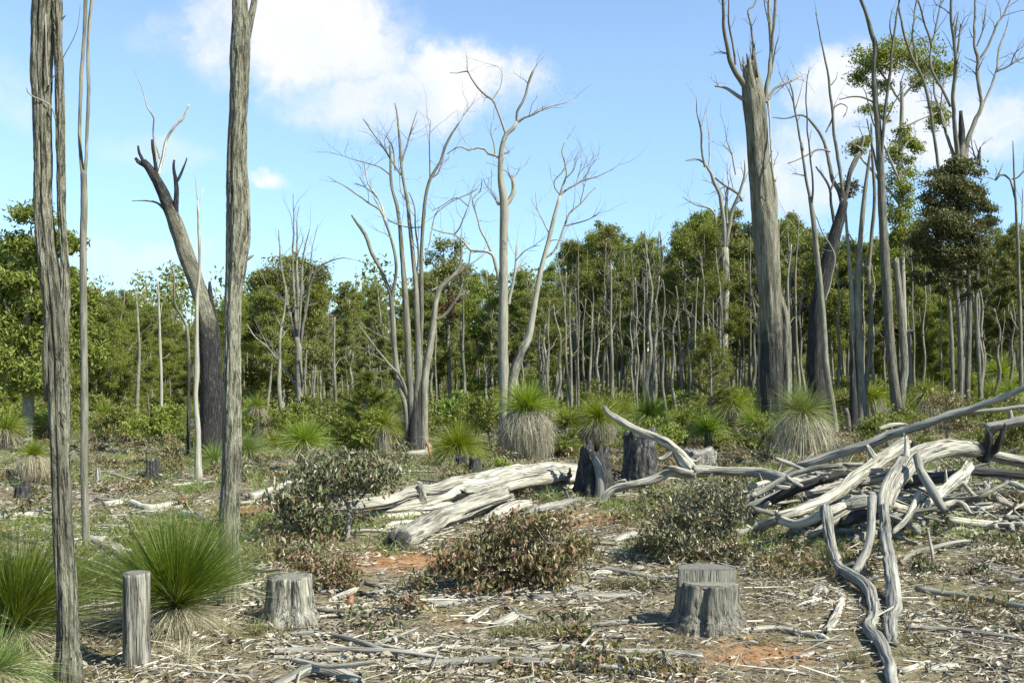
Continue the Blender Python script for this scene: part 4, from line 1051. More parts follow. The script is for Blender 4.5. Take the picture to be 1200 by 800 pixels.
def make_wood():
    rg = np.random.default_rng(77)
    protos = {k: [wood_tree(k, 100 + 10 * j + i) for i in range(n_)] for j, (k, n_) in enumerate((('tall', 5), ('narrow', 4), ('low', 4)))}
    poles = [pole_tree(200 + i) for i in range(6)]
    bushes = [bush(300 + i, l) for i, l in enumerate(('gum2', 'gum', 'gum3', 'needle'))]
    used = set()

    def place(pool, px, d, H, label, group, name):
        o = pool[int(rg.integers(len(pool)))]
        if o.name in used:
            o = copy_thing(o)
        used.add(o.name)
        x = (px - 600) / F * d
        o.location = (x, d, h(x, d))
        k = H / 10.0
        wk = k * rg.uniform(0.68, 1.0)
        o.scale = (wk, wk, k)
        o.rotation_euler = (rg.uniform(-.02, .02), rg.uniform(-.02, .02), rg.uniform(0, 6.283))
        o['label'], o['group'] = label, group
        return o

    n = 285
    for i in range(n):
        px = -130 + 1460 * (i + rg.random()) / n
        d = 42 + 58 * rg.random() ** 1.1
        tp = top_row(px) - 14 + rg.random() ** 1.6 * 75
        x = (px - 600) / F * d
        H = EYE + (HOR - tp) / F * d - h(x, d)
        H = max(H, 3.5)
        r = rg.random()
        kind = 'low' if (r < 0.55 and px < 330) or r < 0.14 else ('narrow' if r < 0.62 else 'tall')
        what = {'low': 'bushy yellow-green gum', 'narrow': 'narrow olive gum', 'tall': 'tall green-topped gum'}[kind]
        place(protos[kind], px, d, H, what + ' in the wood ' + zone(px), what + 's ' + zone(px), 'wood_tree')
    n = 230
    for i in range(n):
        px = -60 + 1320 * (i + rg.random()) / n
        if (px < 330 and rg.random() < 0.7) or rg.random() < .08:
            px = rg.uniform(560, 960)
        d = 36 + 34 * rg.random()
        tp = top_row(px) + rg.uniform(-20, 95)
        x = (px - 600) / F * d
        H = max(3, EYE + (HOR - tp) / F * d - h(x, d))
        o = place(poles, px, d, H, 'bare grey pole tree in the wood ' + zone(px), 'bare pole trees ' + zone(px), 'pole_tree')
        wk = rg.uniform(0.55, 1.1)
        o.scale = (wk, wk, o.scale[2])
    n = 150
    for i in range(n):
        px = -60 + 1320 * (i + rg.random()) / n
        d = 23 + 24 * rg.random()
        k = rg.uniform(0.5, 1.4) * (.7 if d < 32 else 1)
        place(bushes, px, d, 10 * k, 'leafy green bush fringing the wood ' + zone(px), 'bushes ' + zone(px), 'bush')
    by = {}
    for o in bpy.data.objects:
        if o.name.split('.')[0] in ('wood_tree', 'pole_tree', 'bush') and o.name in used and o.get('group'):
            by.setdefault(o['label'], []).append(o)
    for lab, os_ in by.items():
        os_ = [o for o in os_ if o.name in used]
        if len(os_) < 2:
            continue
        # height in the picture
        os_.sort(key=lambda o: -(o.location.z + 10 * o.scale[2] - EYE) / o.location.y)
        a, b = os_[0], os_[-1]
        a['label'] = 'tallest ' + lab
        b['label'] = 'lowest ' + lab
        if len(os_) > 3:
            rest = os_[1:-1]
            w = max(rest, key=lambda o: o.scale[0] / o.location.y)
            w['label'] = 'stoutest ' + lab
            rest.remove(w)
            f = max(rest, key=lambda o: o.location.y)
            f['label'] = 'farthest ' + lab
    for pool in list(protos.values()) + [poles, bushes]:
        for o in pool:
            if o.name not in used:
                for ch in list(o.children):
                    bpy.data.objects.remove(ch)
                bpy.data.objects.remove(o)
    # the far wood that reads as one mass
    m, c = MB(), MB()
    for i in range(330):
        x = rg.uniform(-110, 110)
        y = rg.uniform(104, 150)
        z = h(x, y)
        Hh = rg.uniform(7, 12.5)
        tube(m, [[x, y, z - .2, .16], [x + rg.uniform(-.4, .4), y, z + Hh * .9, .05]], seg=5, step=20)
        for k in range(7):
            f = rg.uniform(0.0, 1) ** 1.3
            leaves(c, (x + rg.normal(0, 1.2), y + rg.normal(0, 1), z + Hh * f), 45, (1.9, 1.5, 1.3), 0.55, rg, .5, .3)
    o = c.build('far_woodland', M['gum3'], None, smooth=False, stuff=True)
    o['label'] = 'far mass of trees filling the gaps at the back of the wood'
    u = MB()
    for i in range(2600):
        y = 37 + 70 * rg.random() ** .8
        x = rg.uniform(-1, 1) * (y * .62 + 4)
        k = rg.uniform(.4, 1.15)
        leaves(u, (x, y, h(x, y) + k * .45), 64, (k * 1.2, k * 1.1, k * .65), .19, rg, .5, .25)
    o3 = u.build('undergrowth', M['gum'], None, smooth=False, stuff=True)
    o3['label'] = 'low green undergrowth on the floor of the wood'
    o2 = m.build('far_trunks', M['pole'], None, stuff=True)
    o2['label'] = 'far trunks of the trees at the back of the wood'


make_wood()

# ------------------------------------------------------------------ grass trees


def sphere_dirs(n, lo, hi, rg):
    """directions with elevation between lo and hi degrees"""
    a = rg.uniform(0, 2 * math.pi, n)
    sl, sh = math.sin(math.radians(lo)), math.sin(math.radians(hi))
    z = rg.uniform(sl, sh, n)
    c = np.sqrt(1 - z * z)
    return np.stack([c * np.cos(a), c * np.sin(a), z], -1)


def grass_tree(label, px, cy, R, d=None, base=None, n=700, skirt=None, skirt_n=900, droop=0.35, lo=-12, hi=90, width=None, seed=1, trunk_w=9, leaf='blade', dry=0.0, name='grass_tree', trunk_mat='charcoal', up=0.0, group=None, segs=4, skirt_start=0.0):
    """crown centre at photo (px, cy), crown radius R px; skirt=(half width px, length px)"""
    rg = np.random.default_rng(seed)
    if d is None:
        d = G(px, base).y
    c = P(px, cy, d)
    gz = h(c.x, c.y)
    s = d / F
    if d > 18:
        R, n = R * 1.22, int(n * 1.35)
    t = thing(name, label, 'grass tree', (c.x, c.y, gz), group)
    c.z = max(c.z, gz + 0.05)
    r = R * s
    w = width or max(0.004, 0.42 * s)
    m = MB()
    tube(m, [[c.x, c.y, gz - .1, trunk_w * s * .6, .9], [c.x, c.y, (gz + c.z) / 2, trunk_w * s * .5, .9], [c.x, c.y, c.z, trunk_w * s * .4, .7]], seg=12, step=.1, amp=.01, lump=.2)
    m.build('trunk', M[trunk_mat], t)
    m = MB()
    dirs = sphere_dirs(n, lo, hi, rg)
    dirs[:, 2] += up * rg.random(n)
    dirs = dirs + rg.normal(0, .15, 3) * np.array([1, 1, .3])
    el = dirs[:, 2]
    ln = r * rg.uniform(0.55, 1.2, n)
    if not dry:
        dry = .10
    blades(m, c, dirs, ln, w, droop * (1.0 - 0.7 * np.clip(el, 0, 1)) * rg.uniform(.5, 1.3, n), rg, segs, spread0=0.06 * r)
    m.build('crown', M[leaf], t, smooth=False, stuff=True)
    if dry:
        m = MB()
        k = int(n * dry)
        dirs = sphere_dirs(k, -25, 40, rg)
        blades(m, c, dirs, r * rg.uniform(0.7, 1.1, k), w, droop * 1.8 * rg.uniform(.5, 1.4, k), rg, segs, spread0=0.06 * r)
        m.build('dry_fringe', M['straw'], t, smooth=False, stuff=True)
    if skirt:
        m = MB()
        W, Hs = skirt[0] * s, skirt[1] * s
        k = skirt_n
        org = np.array([c.x, c.y, c.z - skirt_start * s])
        strands(m, org, W, Hs, w * 1.0, rg, k)
        strands(m, org, W * .6, Hs * .9, w * 1.7, rg, k // 2, 4)
        strands(m, org + np.array([0, 0, -.05 * Hs]), W * 1.22, Hs * .8, w * .9, rg, k // 7)
        m.build('skirt', M['thatch' if d > 18 else 'straw'], t, smooth=False, stuff=True)
    return t


grass_tree('big spiky green grass tree behind the sawn post, over a short straw skirt', 206, 708, 118, d=7.7, n=3600, leaf='blade_dark', skirt=(42, 46), skirt_n=3200, droop=0.08, lo=2, hi=90, width=.0042, seed=51, trunk_w=34, skirt_start=2, up=0.5, dry=.07)
grass_tree('yellow-green grass tree spraying past the nearest furrowed trunk', 18, 735, 125, d=7.2, n=3000, leaf='blade_dark', skirt=(46, 50), skirt_n=900, droop=0.12, lo=2, hi=90, width=.0045, seed=52, trunk_w=30, up=.6, dry=.1)
grass_tree('low grass tree with dry grey drooping blades at the bottom corner of the photo', -8, 792, 82, d=6.1, n=700, droop=0.5, lo=5, hi=80, width=.004, seed=53, dry=1.4, leaf='grass', trunk_w=18)
grass_tree('half-dry grass tree tucked in shade beside the slender forked pole tree', 112, 690, 62, d=8.9, n=1300, droop=0.35, lo=-5, hi=80, width=.0045, seed=54, dry=.35, trunk_w=16, leaf='grass')
grass_tree('shaggiest grass tree with a huge hanging grey skirt under a green tuft', 617, 478, 34, d=23.5, n=1000, skirt=(34, 64), skirt_n=3200, droop=0.25, lo=0, hi=90, seed=55, trunk_w=11, skirt_start=2, width=.009)
grass_tree('small grass tree with a pale bell skirt between two larger grass trees', 666, 497, 22, d=24.5, n=600, skirt=(17, 30), skirt_n=1100, droop=0.25, lo=0, hi=90, seed=56, trunk_w=7, width=.009)
grass_tree('grass tree with a bright green tuft and tidy skirt above the hollow burnt stump', 702, 491, 30, d=24.5, n=900, skirt=(20, 34), skirt_n=1300, droop=0.3, lo=-5, hi=90, seed=57, trunk_w=11, width=.009)
grass_tree('bright green grass tree directly behind the raised branch tip', 727, 484, 25, d=31, n=700, skirt=(16, 30), skirt_n=500, droop=0.4, seed=58, lo=-15)
grass_tree('wide green grass tree behind the charcoal stump', 760, 489, 30, d=30, n=800, skirt=(20, 26), skirt_n=500, droop=0.5, seed=59, lo=-15, dry=.2)
grass_tree('fountain-shaped bright grass tree behind two small black stumps', 536, 527, 38, d=21, n=1600, droop=0.75, lo=-8, hi=85, seed=60, trunk_w=9, dry=.3, skirt=(20, 30), skirt_n=500)
grass_tree('mop-headed grass tree in front of the bare fan-branched tree', 358, 519, 33, base=552, n=1100, droop=0.35, lo=-5, hi=85, seed=61, trunk_w=13, skirt=(15, 32), skirt_n=700)
grass_tree('small green grass tree beside the mop-headed one', 322, 526, 21, d=27, n=600, droop=0.45, seed=62, dry=.15)
grass_tree('half-dry fountain grass tree at the foot of the huge snapped trunk', 941, 486, 42, d=21.5, n=900, droop=0.55, lo=0, hi=85, seed=63, trunk_w=12, dry=.5, skirt=(36, 52), skirt_n=1500, leaf='grass')
grass_tree('green grass tree between the olive sapling and the huge snapped trunk', 858, 474, 26, d=32, n=700, droop=0.35, seed=64, lo=-15, skirt=(18, 22), skirt_n=400)
grass_tree('low grass tree with a dark shaded heart under the olive sapling', 830, 505, 26, d=27, n=700, droop=0.45, seed=65, lo=-5)
grass_tree('grass tree with lime fronds beyond the propped long pole', 1087, 462, 24, d=31, n=600, droop=0.7, seed=66, lo=-10, skirt=(15, 30), skirt_n=300)
grass_tree('grass tree low on the slope under the thin bare tree', 1172, 440, 25, d=43, n=700, droop=0.5, seed=67, lo=-10, dry=.2)
grass_tree('green grass tree at the edge of the photo beyond the long pole', 1204, 452, 26, d=40, n=600, droop=0.5, seed=68, lo=-10, dry=.3)
grass_tree('far small grass tree high on the slope beside the bronze-leaved tree', 1101, 426, 14, d=52, n=400, droop=0.5, seed=69, lo=-10)
grass_tree('far grass tree half hidden by the bronze-leaved tree trunks', 1165, 462, 20, d=38, n=500, droop=0.5, seed=70, lo=-10)
grass_tree('dry skirted grass tree just past the cluster of close grey stems', 1022, 466, 24, d=33.5, n=600, droop=0.5, seed=71, lo=-5, skirt=(20, 42), skirt_n=700)
grass_tree('dull grass tree between the charred leaning trunk and the stem cluster', 982, 468, 15, d=36, n=400, droop=0.5, seed=72, dry=.4)
grass_tree('grass tree with a shaggy brown skirt before the white-trunked gum', 38, 532, 22, base=569, n=700, droop=0.3, lo=0, hi=90, seed=73, trunk_w=7, skirt=(20, 36), skirt_n=900)
grass_tree('yellowing grass tree half hidden by the thick crownless trunk', 291, 532, 32, d=22.5, n=900, droop=0.55, seed=74, dry=.5, skirt=(22, 44), skirt_n=700, leaf='grass')
grass_tree('rounded green grass tree behind the white pole with a burnt foot', 209, 526, 24, d=28.5, n=700, droop=0.5, seed=75, lo=-10)
grass_tree('flat-topped green grass tree left of the white pole with a burnt foot', 172, 531, 23, d=27, n=700, droop=0.5, seed=76, lo=-10, skirt=(16, 24), skirt_n=300)
grass_tree('drooping dull grass tree against the charred leaning butt', 251, 540, 26, d=21, n=800, droop=0.7, seed=77, lo=-5, dry=.3, leaf='grass')
grass_tree('small thin-stemmed grass tree beside the soft feathery sapling', 449, 498, 24, d=23, n=600, droop=0.4, seed=78, lo=-10, skirt=(11, 40), skirt_n=400, trunk_w=5)
grass_tree('grass tree behind the pale cut stump under the olive sapling', 800, 497, 22, d=28, n=600, droop=0.5, seed=79, lo=-10, dry=.2)
grass_tree('bright grass tree on the slope between the twin trunks and bronze-leaved tree', 1118, 470, 17, d=37, n=400, droop=0.5, seed=80, lo=-10)


def tuft(label, px, py, R, n=160, droop=0.4, seed=1, leaf='grass', lo=20, width=None, name='grass_tuft', dry=0.15, d=None):
    rg = np.random.default_rng(seed)
    g = G(px, py) if d is None else Vector(((px - 600) / F * d, d, h((px - 600) / F * d, d)))
    s = g.y / F
    o = thing(name, label, 'grass tuft', g)
    m = MB()
    for lf, k in ((leaf, n), ('straw', int(n * dry))):
        if k < 4:
            continue
        m = MB()
        dirs = sphere_dirs(k, lo, 88, rg)
        org = np.array(g) + np.concatenate([rg.normal(0, R * s * .22, (k, 2)), np.zeros((k, 1))], 1)
        blades(m, org, dirs, R * s * rg.uniform(.6, 1.25, k), width or max(.004, .45 * s), droop * rg.uniform(.4, 1.4, k), rg, 3, spread0=.01)
        m.build('blades' if lf == leaf else 'dry_blades', M[lf], o, smooth=False, stuff=True)
    return o


tuft('tall green tuft growing through the gap of the log pile', 968, 682, 44, n=170, droop=.2, seed=81, lo=55, d=10.2)
tuft('wide rounded green tuft behind the bleached root log', 1112, 522, 38, n=420, droop=.3, seed=82, lo=25, d=16.5)
tuft('low green cushion tuft in front of the half-dry fountain grass tree', 948, 553, 34, n=420, droop=.35, seed=83, lo=20, d=19)
tuft('straggly green tuft sprouting from the old fallen trunk', 645, 585, 30, n=170, droop=.45, seed=84, lo=25, d=15.3)
tuft('pale green tuft under the fallen branch fork', 775, 600, 28, n=320, droop=.5, seed=85, leaf='grass')
tuft('yellow-green tuft beside the grey-green bush behind the log pile', 740, 608, 26, n=240, droop=.5, seed=86)
tuft('lone bright tuft with long blades on open ground left of the broad stump', 663, 742, 32, n=70, droop=.6, seed=87, lo=30, width=.006)
tuft('tuft of fresh blades beside the narrow stump', 297, 745, 34, n=110, droop=.35, seed=88, lo=35)
tuft('small upright tuft under the grey-green shrub', 309, 652, 28, n=80, droop=.25, seed=89, lo=45)
tuft('small green tuft under the crossed bleached logs', 905, 600, 24, n=160, droop=.4, seed=90, d=13.6)
tuft('green tuft below the cut stump under the olive sapling', 855, 560, 22, n=160, droop=.5, seed=91)
tuft('green tuft in front of the charred leaning butt', 232, 575, 26, n=200, droop=.4, seed=92)
tuft('tuft of green beside the slender forked pole tree foot', 118, 612, 24, n=160, droop=.4, seed=93)
tuft('thin grey-green tuft at the tip of the nearest pile log', 1002, 778, 22, n=180, droop=.35, seed=94, leaf='cover', lo=35)
tuft('bristly grey-green tuft in the shade of the log pile', 925, 660, 22, n=150, droop=.3, seed=95, leaf='cover', lo=35)
tuft('yellowing tuft at the near foot of the mop-headed grass tree', 378, 545, 20, n=150, droop=.5, seed=96)
tuft('dry mixed tuft right of the sawn post', 262, 735, 40, n=160, droop=.7, seed=97, leaf='straw', lo=12, dry=.6)
tuft('dry straw heap of fallen blades in front of the sawn post', 215, 772, 44, n=240, droop=.5, seed=98, leaf='straw', lo=4, dry=.4)
tuft('pale dry tuft spilling from the base of the old fallen trunk', 500, 580, 20, n=120, droop=.5, seed=99, leaf='straw', d=14.8)
tuft('greenish tuft at the foot of the stem cluster', 1015, 532, 18, n=150, droop=.4, seed=100, d=26)

# ------------------------------------------------------------------ shrubs


def shrub(label, base, stems, clumps, leaf='shrubleaf', n=2600, size=0.07, seed=1, name='shrub', aspect=.42, hang=.55, d=None, stem_mat='twig', mix=None):
    """stems: photo polylines from the ground; clumps: photo ellipses"""
    rg = np.random.default_rng(seed)
    g = G(*base) if d is None else Vector(((base[0] - 600) / F * d, d, h((base[0] - 600) / F * d, d)))
    d = g.y
    t = thing(name, label, 'shrub', g)
    m = MB()
    nodes = []
    for S in stems:
        pts = limb_pts(S, d, nodes, rg, root=(not nodes), bend=.5)
        if not nodes or S[0][1] >= base[1] - 8:
            pts[0][2] = h(pts[0][0], pts[0][1]) - .05
        pos, rad, T = tube(m, pts, seg=7, step=.08, cap0=False, lump=.1)
    area = sum(c[2] * c[3] for c in clumps)
    fo = {}
    for c in clumps:
        px, py, rx, ry = c[:4]
        lf = c[4] if len(c) > 4 else leaf
        dd = d + rg.uniform(-.7, .5) * rx / F * d
        s = (rx / F * d, rx / F * d * .9, ry / F * d)
        cen = P(px, py, dd)
        gz = h(cen.x, cen.y)
        k = int(n * 1.05 * c[2] * c[3] / area)
        mm = fo.setdefault(lf, MB())
        n0 = len(mm.v)
        leaves(mm, cen, k, (s[0] * 1.28, s[1] * 1.28, s[2] * 1.22), size * .78, rg, aspect, hang, sub=max(5, int(k / 26)))
        v = mm.v[-1]
        v[:, 2] = np.maximum(v[:, 2], gz + .02 + .05 * rg.random(len(v)))
        for q in range(5):
            e = np.array(cen) + rg.normal(0, .5, 3) * np.array(s)
            b = np.array(pts[-1][:3]) if len(stems) else np.array(g)
            b = np.array(nodes_pos(nodes, px, py, d))
            tube(m, [[*b, .006], [*((b + e) / 2 + rg.normal(0, .03, 3)), .005], [*e, .002]], seg=4, step=.5, cap0=False)
    m.build('stem', M[stem_mat], t, stuff=True)
    for lf, mm in fo.items():
        mm.build('foliage', M[lf], t, smooth=False, stuff=True)
    return t


def nodes_pos(nodes, px, py, d):
    k = min(nodes, key=lambda q: (q[0] - px) ** 2 + (q[1] - py) ** 2)
    return P(k[0], k[1], k[2])


shrub('large rounded grey-green shrub on a pale crooked stem', (407, 634),
      [[(407, 636, 7), (408, 615, 6), (410, 600, 6), (404, 585, 4), (398, 570, 3), (398, 548, 2)], [(410, 600, 4.6), (418, 588, 4), (430, 575, 3), (440, 560, 2)], [(404, 586, 3), (390, 575, 2.4), (375, 560, 1.6)], [(367, 638, 5), (360, 615, 4), (352, 590, 3), (345, 570, 2)]],
      [(395, 545, 34, 18), (425, 542, 30, 18), (445, 560, 26, 18), (370, 560, 34, 20), (405, 562, 40, 18), (350, 585, 28, 22), (380, 585, 34, 18), (345, 612, 24, 24), (370, 612, 26, 22), (455, 545, 14, 14), (335, 595, 14, 18), (430, 572, 26, 9)], n=4600, size=.085, seed=110)
shrub('spreading red-brown shrub in the middle of the clearing', (622, 692),
      [[(622, 694, 5), (618, 670, 4), (610, 650, 3), (600, 630, 2)], [(628, 692, 4), (640, 665, 3), (652, 640, 2)], [(600, 692, 3), (580, 670, 2.6), (560, 660, 2)], [(640, 692, 3), (660, 668, 2.4), (676, 650, 1.6)], [(560, 690, 3), (545, 672, 2), (530, 660, 1.6)]],
      [(600, 620, 34, 20), (640, 615, 34, 20), (668, 635, 24, 24), (620, 645, 46, 22), (575, 645, 34, 22), (545, 655, 34, 20), (655, 660, 34, 18), (600, 670, 46, 16), (520, 668, 24, 14), (560, 672, 30, 14), (640, 680, 34, 10)], leaf='redleaf', n=4300, size=.078, seed=111, hang=.7)
shrub('dense dark grey-green shrub against the log pile', (815, 656),
      [[(815, 658, 5), (812, 635, 4), (810, 610, 3), (815, 585, 2)], [(800, 656, 4), (785, 630, 3), (775, 615, 2)], [(830, 656, 4), (845, 625, 3), (855, 590, 2)]],
      [(845, 575, 26, 18), (865, 590, 16, 16), (820, 590, 34, 20), (795, 605, 30, 18), (770, 622, 28, 18), (760, 636, 22, 14), (810, 622, 40, 22), (845, 612, 26, 22), (790, 642, 38, 14), (835, 640, 30, 14)], leaf='shrubleaf', n=4300, size=.075, seed=112)
shrub('low red-leaved seedling patch in front of the broad stump', (700, 800), [[(700, 802, 3), (705, 770, 2), (708, 750, 1.4)], [(640, 800, 3), (636, 775, 2)], [(770, 800, 3), (778, 770, 2)], [(735, 800, 3), (745, 772, 1.6)]],
      [(640, 785, 38, 18), (600, 792, 28, 14), (690, 782, 36, 20), (735, 775, 34, 18), (775, 778, 28, 18), (800, 790, 22, 12), (670, 760, 22, 8), (715, 752, 18, 8)], leaf='redleaf', n=1250, size=.058, seed=113, d=6.75, aspect=.5)
shrub('scrubby brown shrub behind the narrow stump', (378, 694), [[(378, 696, 3), (372, 675, 2.4), (365, 660, 1.6)], [(390, 694, 3), (400, 675, 2), (410, 662, 1.4)]], [(365, 662, 26, 14), (395, 665, 26, 16), (345, 655, 22, 12), (410, 682, 18, 10), (380, 682, 26, 9)], leaf='redleaf', n=1500, size=.06, seed=114)
shrub('greyish leafy seedling left of the narrow stump', (348, 655), [[(348, 662, 3), (342, 645, 2)]], [(340, 645, 22, 12), (358, 640, 14, 10)], leaf='shrubleaf', n=420, size=.09, seed=115)
shrub('dark brown bush behind the white bent log', (152, 578), [[(152, 580, 4), (150, 560, 3)], [(160, 580, 3), (168, 555, 2)]], [(140, 548, 16, 14), (160, 545, 18, 15), (150, 565, 24, 12), (172, 560, 14, 12)], leaf='redleaf', n=1500, size=.10, seed=116, d=21)
shrub('reddish small tree-like bush beside the dark brown bush', (200, 580), [[(200, 582, 3), (199, 560, 2.4), (200, 545, 1.6)]], [(200, 533, 16, 9), (196, 548, 20, 12), (205, 560, 16, 9)], leaf='redleaf', n=900, size=.10, seed=117, d=21.5)
shrub('small grey seedling by the sticks behind the log pile shrub', (700, 560), [[(700, 562, 3), (700, 545, 2)]], [(695, 545, 12, 9), (742, 560, 14, 8)], leaf='redleaf', n=300, size=.08, seed=118, d=18)
shrub('brown speckled bush at the slope beside the bronze-leaved tree', (1110, 500), [[(1110, 502, 3), (1108, 480, 2)]], [(1100, 465, 18, 15), (1118, 478, 18, 18), (1125, 495, 20, 9), (1135, 500, 18, 8)], leaf='redleaf', n=1300, size=.11, seed=119, d=27)
shrub('yellow-green leafy bush at the foot of the olive sapling', (805, 500), [[(805, 505, 3), (803, 480, 2)]], [(803, 465, 14, 12), (800, 482, 16, 12), (812, 478, 12, 10)], leaf='gum2', n=500, size=.15, seed=120, d=31)
shrub('dark leafy bush between the fountain grass tree and the shaggiest grass tree', (575, 510), [[(575, 515, 4), (572, 490, 3)]], [(565, 478, 18, 16), (580, 490, 18, 18), (556, 495, 16, 12)], leaf='gum', n=1300, size=.15, seed=121, d=28)
shrub('brown leafy scrub around the pale cut stump', (800, 548), [[(800, 550, 2), (798, 540, 1.6)]], [(790, 540, 18, 7), (860, 528, 18, 10), (775, 550, 18, 7), (840, 545, 14, 7)], leaf='redleaf', n=900, size=.075, seed=122, d=19.2)
shrub('leafy brown scrub behind the charcoal stump', (740, 510), [[(740, 520, 2), (742, 505, 1.6)]], [(745, 508, 14, 7), (722, 520, 12, 6), (780, 515, 12, 7)], leaf='gum', n=500, size=.10, seed=123, d=21.5)
shrub('small palm-like yellowing shrub at the far end of the old fallen trunk', (595, 545), [[(590, 552, 3), (588, 540, 2)]], [(585, 540, 14, 6), (602, 548, 12, 5)], leaf='gum2', n=200, size=.12, seed=124, d=19.5)
shrub('pale leafy seedling at the foot of the nearest trunks', (40, 602), [[(40, 605, 2), (38, 595, 1.6)]], [(38, 592, 14, 8), (60, 598, 12, 6)], leaf='shrubleaf', n=330, size=.08, seed=125)
shrub('thin grey dead heath bush left of the broad stump', (735, 690), [[(735, 696, 2), (732, 680, 1.4)]], [(735, 682, 22, 10), (755, 690, 20, 9), (712, 690, 14, 6)], leaf='cover', n=1500, size=.035, seed=126, aspect=.2)
shrub('low greyish heath bush by the two white chunks', (620, 745), [[(620, 748, 2), (618, 735, 1.4)]], [(615, 738, 22, 9), (590, 748, 16, 6), (640, 750, 16, 6)], leaf='cover', n=1200, size=.035, seed=127, aspect=.2)

# ------------------------------------------------------------------ stumps and the post


def prism(m, outline, z0, z1, taper=1.0):
    o = np.asarray(outline, float)
    k = len(o)
    c = o.mean(0)
    top = c + (o - c) * taper
    v = np.vstack([np.c_[o, np.full(k, z0)], np.c_[top, np.full(k, z1)], [[*c, z1]]])
    q = [(i, (i + 1) % k, k + (i + 1) % k, k + i) for i in range(k)]
    tr = [(2 * k, k + i, k + (i + 1) % k) for i in range(k)]
    m.add(v, q, tr, a=np.c_[v[:, :2] * 1.0, v[:, 2:3]])


def stump(label, px, py, wbase, wtop, hpx, mat='stump', top_mat='cut', seed=1, amp=.02, flute=.14, char=0.0, jag=0.0, hollow=0, name='stump', lean=(0, 0), d=None, flare=1.2, cat='stump', topchar=0, grooves=5, gdep=.2):
    g = G(px, py) if d is None else Vector(((px - 600) / F * d, d, h((px - 600) / F * d, d)))
    s = g.y / F
    t = thing(name, label, cat, g)
    m = MB()
    H = hpx * s
    r0, r1 = wbase / 2 * s, wtop / 2 * s
    gy = g.y + r0
    pts = [[g.x, gy, g.z - .1, r0 * flare, char], [g.x, gy, g.z + .04, r0 * (1 + (flare - 1) * .5), char], [g.x + lean[0] * .5 * s, gy, g.z + H * .4, r0 * .55 + r1 * .45, char], [g.x + lean[0] * s, gy, g.z + H, r1, max(char * .8, topchar)]]
    pos, rad, T = tube(m, pts, seg=64, step=H / 26, amp=amp, kf=30 * (.25 / max(r1, .05)) ** .3, kz=1.2, lump=.06, flute=flute, jag=jag, hollow=hollow, grooves=grooves, gdep=gdep)
    m.build('body', M[mat], t)
    if top_mat and not hollow:
        c = MB()
        a = np.arange(40) / 40 * 2 * math.pi
        rr = r1 * .84 * (1 + .04 * np.sin(a * 3 + seed) + .03 * np.sin(a * 7 + seed))
        prism(c, np.c_[pos[-1][0] + rr * np.cos(a), pos[-1][1] + rr * np.sin(a)], pos[-1][2] - .02, pos[-1][2] + .005)
        c.build('sawn_top', M[top_mat], t, smooth=False)
    return t, pos, r1, s


stump('upright sawn grey post beside the big green grass tree', 154, 787, 31, 30, 112, seed=1, amp=.004, flute=.07, name='post', flare=1.06, cat='post', mat='stump', grooves=4, gdep=.12, jag=.006)
stump('narrow weathered stump near the fresh green tuft', 333, 738, 60, 49, 56, seed=2, amp=.024, flute=.16, grooves=8, gdep=.16, jag=.015)
t, pos, r1, s = stump('broad weathered stump sawn in two steps, on bare orange soil', 837, 747, 84, 71, 57, seed=3, amp=.03, flute=.26, flare=1.22, grooves=9, gdep=.22, jag=.015)
c, wd = MB(), MB()
a = np.linspace(-.12, math.pi + .12, 26)
ol = np.c_[pos[-1][0] - .01 + r1 * .97 * np.cos(a), pos[-1][1] - r1 * .12 + r1 * 1.0 * np.sin(a)]
prism(wd, ol, pos[-1][2] - .03, pos[-1][2] + 15 * s)
wd.build('upper_step', M['stump'], t, smooth=False)
prism(c, ol * .985 + np.array([pos[-1][0], pos[-1][1] + r1 * .3]) * .015, pos[-1][2] + 15 * s, pos[-1][2] + 16.2 * s)
c.build('sawn_top', M['cut'], t, smooth=False)
t, pos, r1, s = stump('hollow burnt stump with a pale splinter standing in it', 700, 592, 54, 34, 50, mat='charcoal', seed=4, amp=.05, flute=.3, char=.62, jag=.25, hollow=.5, d=15.6, flare=1.1)
m = MB()
tube(m, [[pos[0][0] + .02, pos[0][1] - .42, pos[0][2] + .05, .075], [pos[0][0] + .05, pos[0][1] - .40, pos[0][2] + .35, .07], [pos[0][0] + .0, pos[0][1] - .33, pos[0][2] + .62, .06], [pos[0][0] - .11, pos[0][1] - .30, pos[0][2] + .84, .02]], seg=14, step=.05, amp=.012, kf=30, lump=.2)
m.build('splinter', M['silver'], t)
stump('thick charcoal stump flecked with white ash', 753, 575, 42, 36, 58, mat='charcoal', top_mat=None, seed=5, amp=.05, flute=.15, char=.45, jag=.22, d=17.6, flare=1.1)
stump('pale cut stump among brown scrub under the olive sapling', 824, 558, 42, 38, 26, mat='silver', top_mat=None, seed=6, amp=.03, flute=.15, jag=.12, d=19.4)
stump('small black stump nearer the fountain grass tree', 540, 563, 12, 12, 17, mat='charcoal', top_mat=None, seed=7, char=1, jag=.05, d=19.6)
stump('small black stump with a white streak on the old fallen trunk side', 556, 562, 15, 13, 18, mat='charcoal', top_mat=None, seed=8, char=.75, jag=.06, d=19.3)
stump('short dark stump under the dark brown bush', 176, 590, 18, 14, 26, mat='charcoal', top_mat=None, seed=9, char=.55, jag=.1, d=18.2)
stump('white splintered snag by the slender forked pole tree', 113, 586, 9, 4, 21, mat='dead', top_mat=None, seed=10, jag=.12, d=17.3)
stump('blackened chunk of stump near the shaggy brown skirt', 12, 577, 22, 18, 12, mat='charcoal', top_mat=None, seed=11, char=.7, jag=.05, d=18.2)
stump('low charred stump end left of the nearest furrowed trunk', 22, 600, 18, 16, 15, mat='charcoal', top_mat=None, seed=12, char=.8, jag=.05, d=15.6)
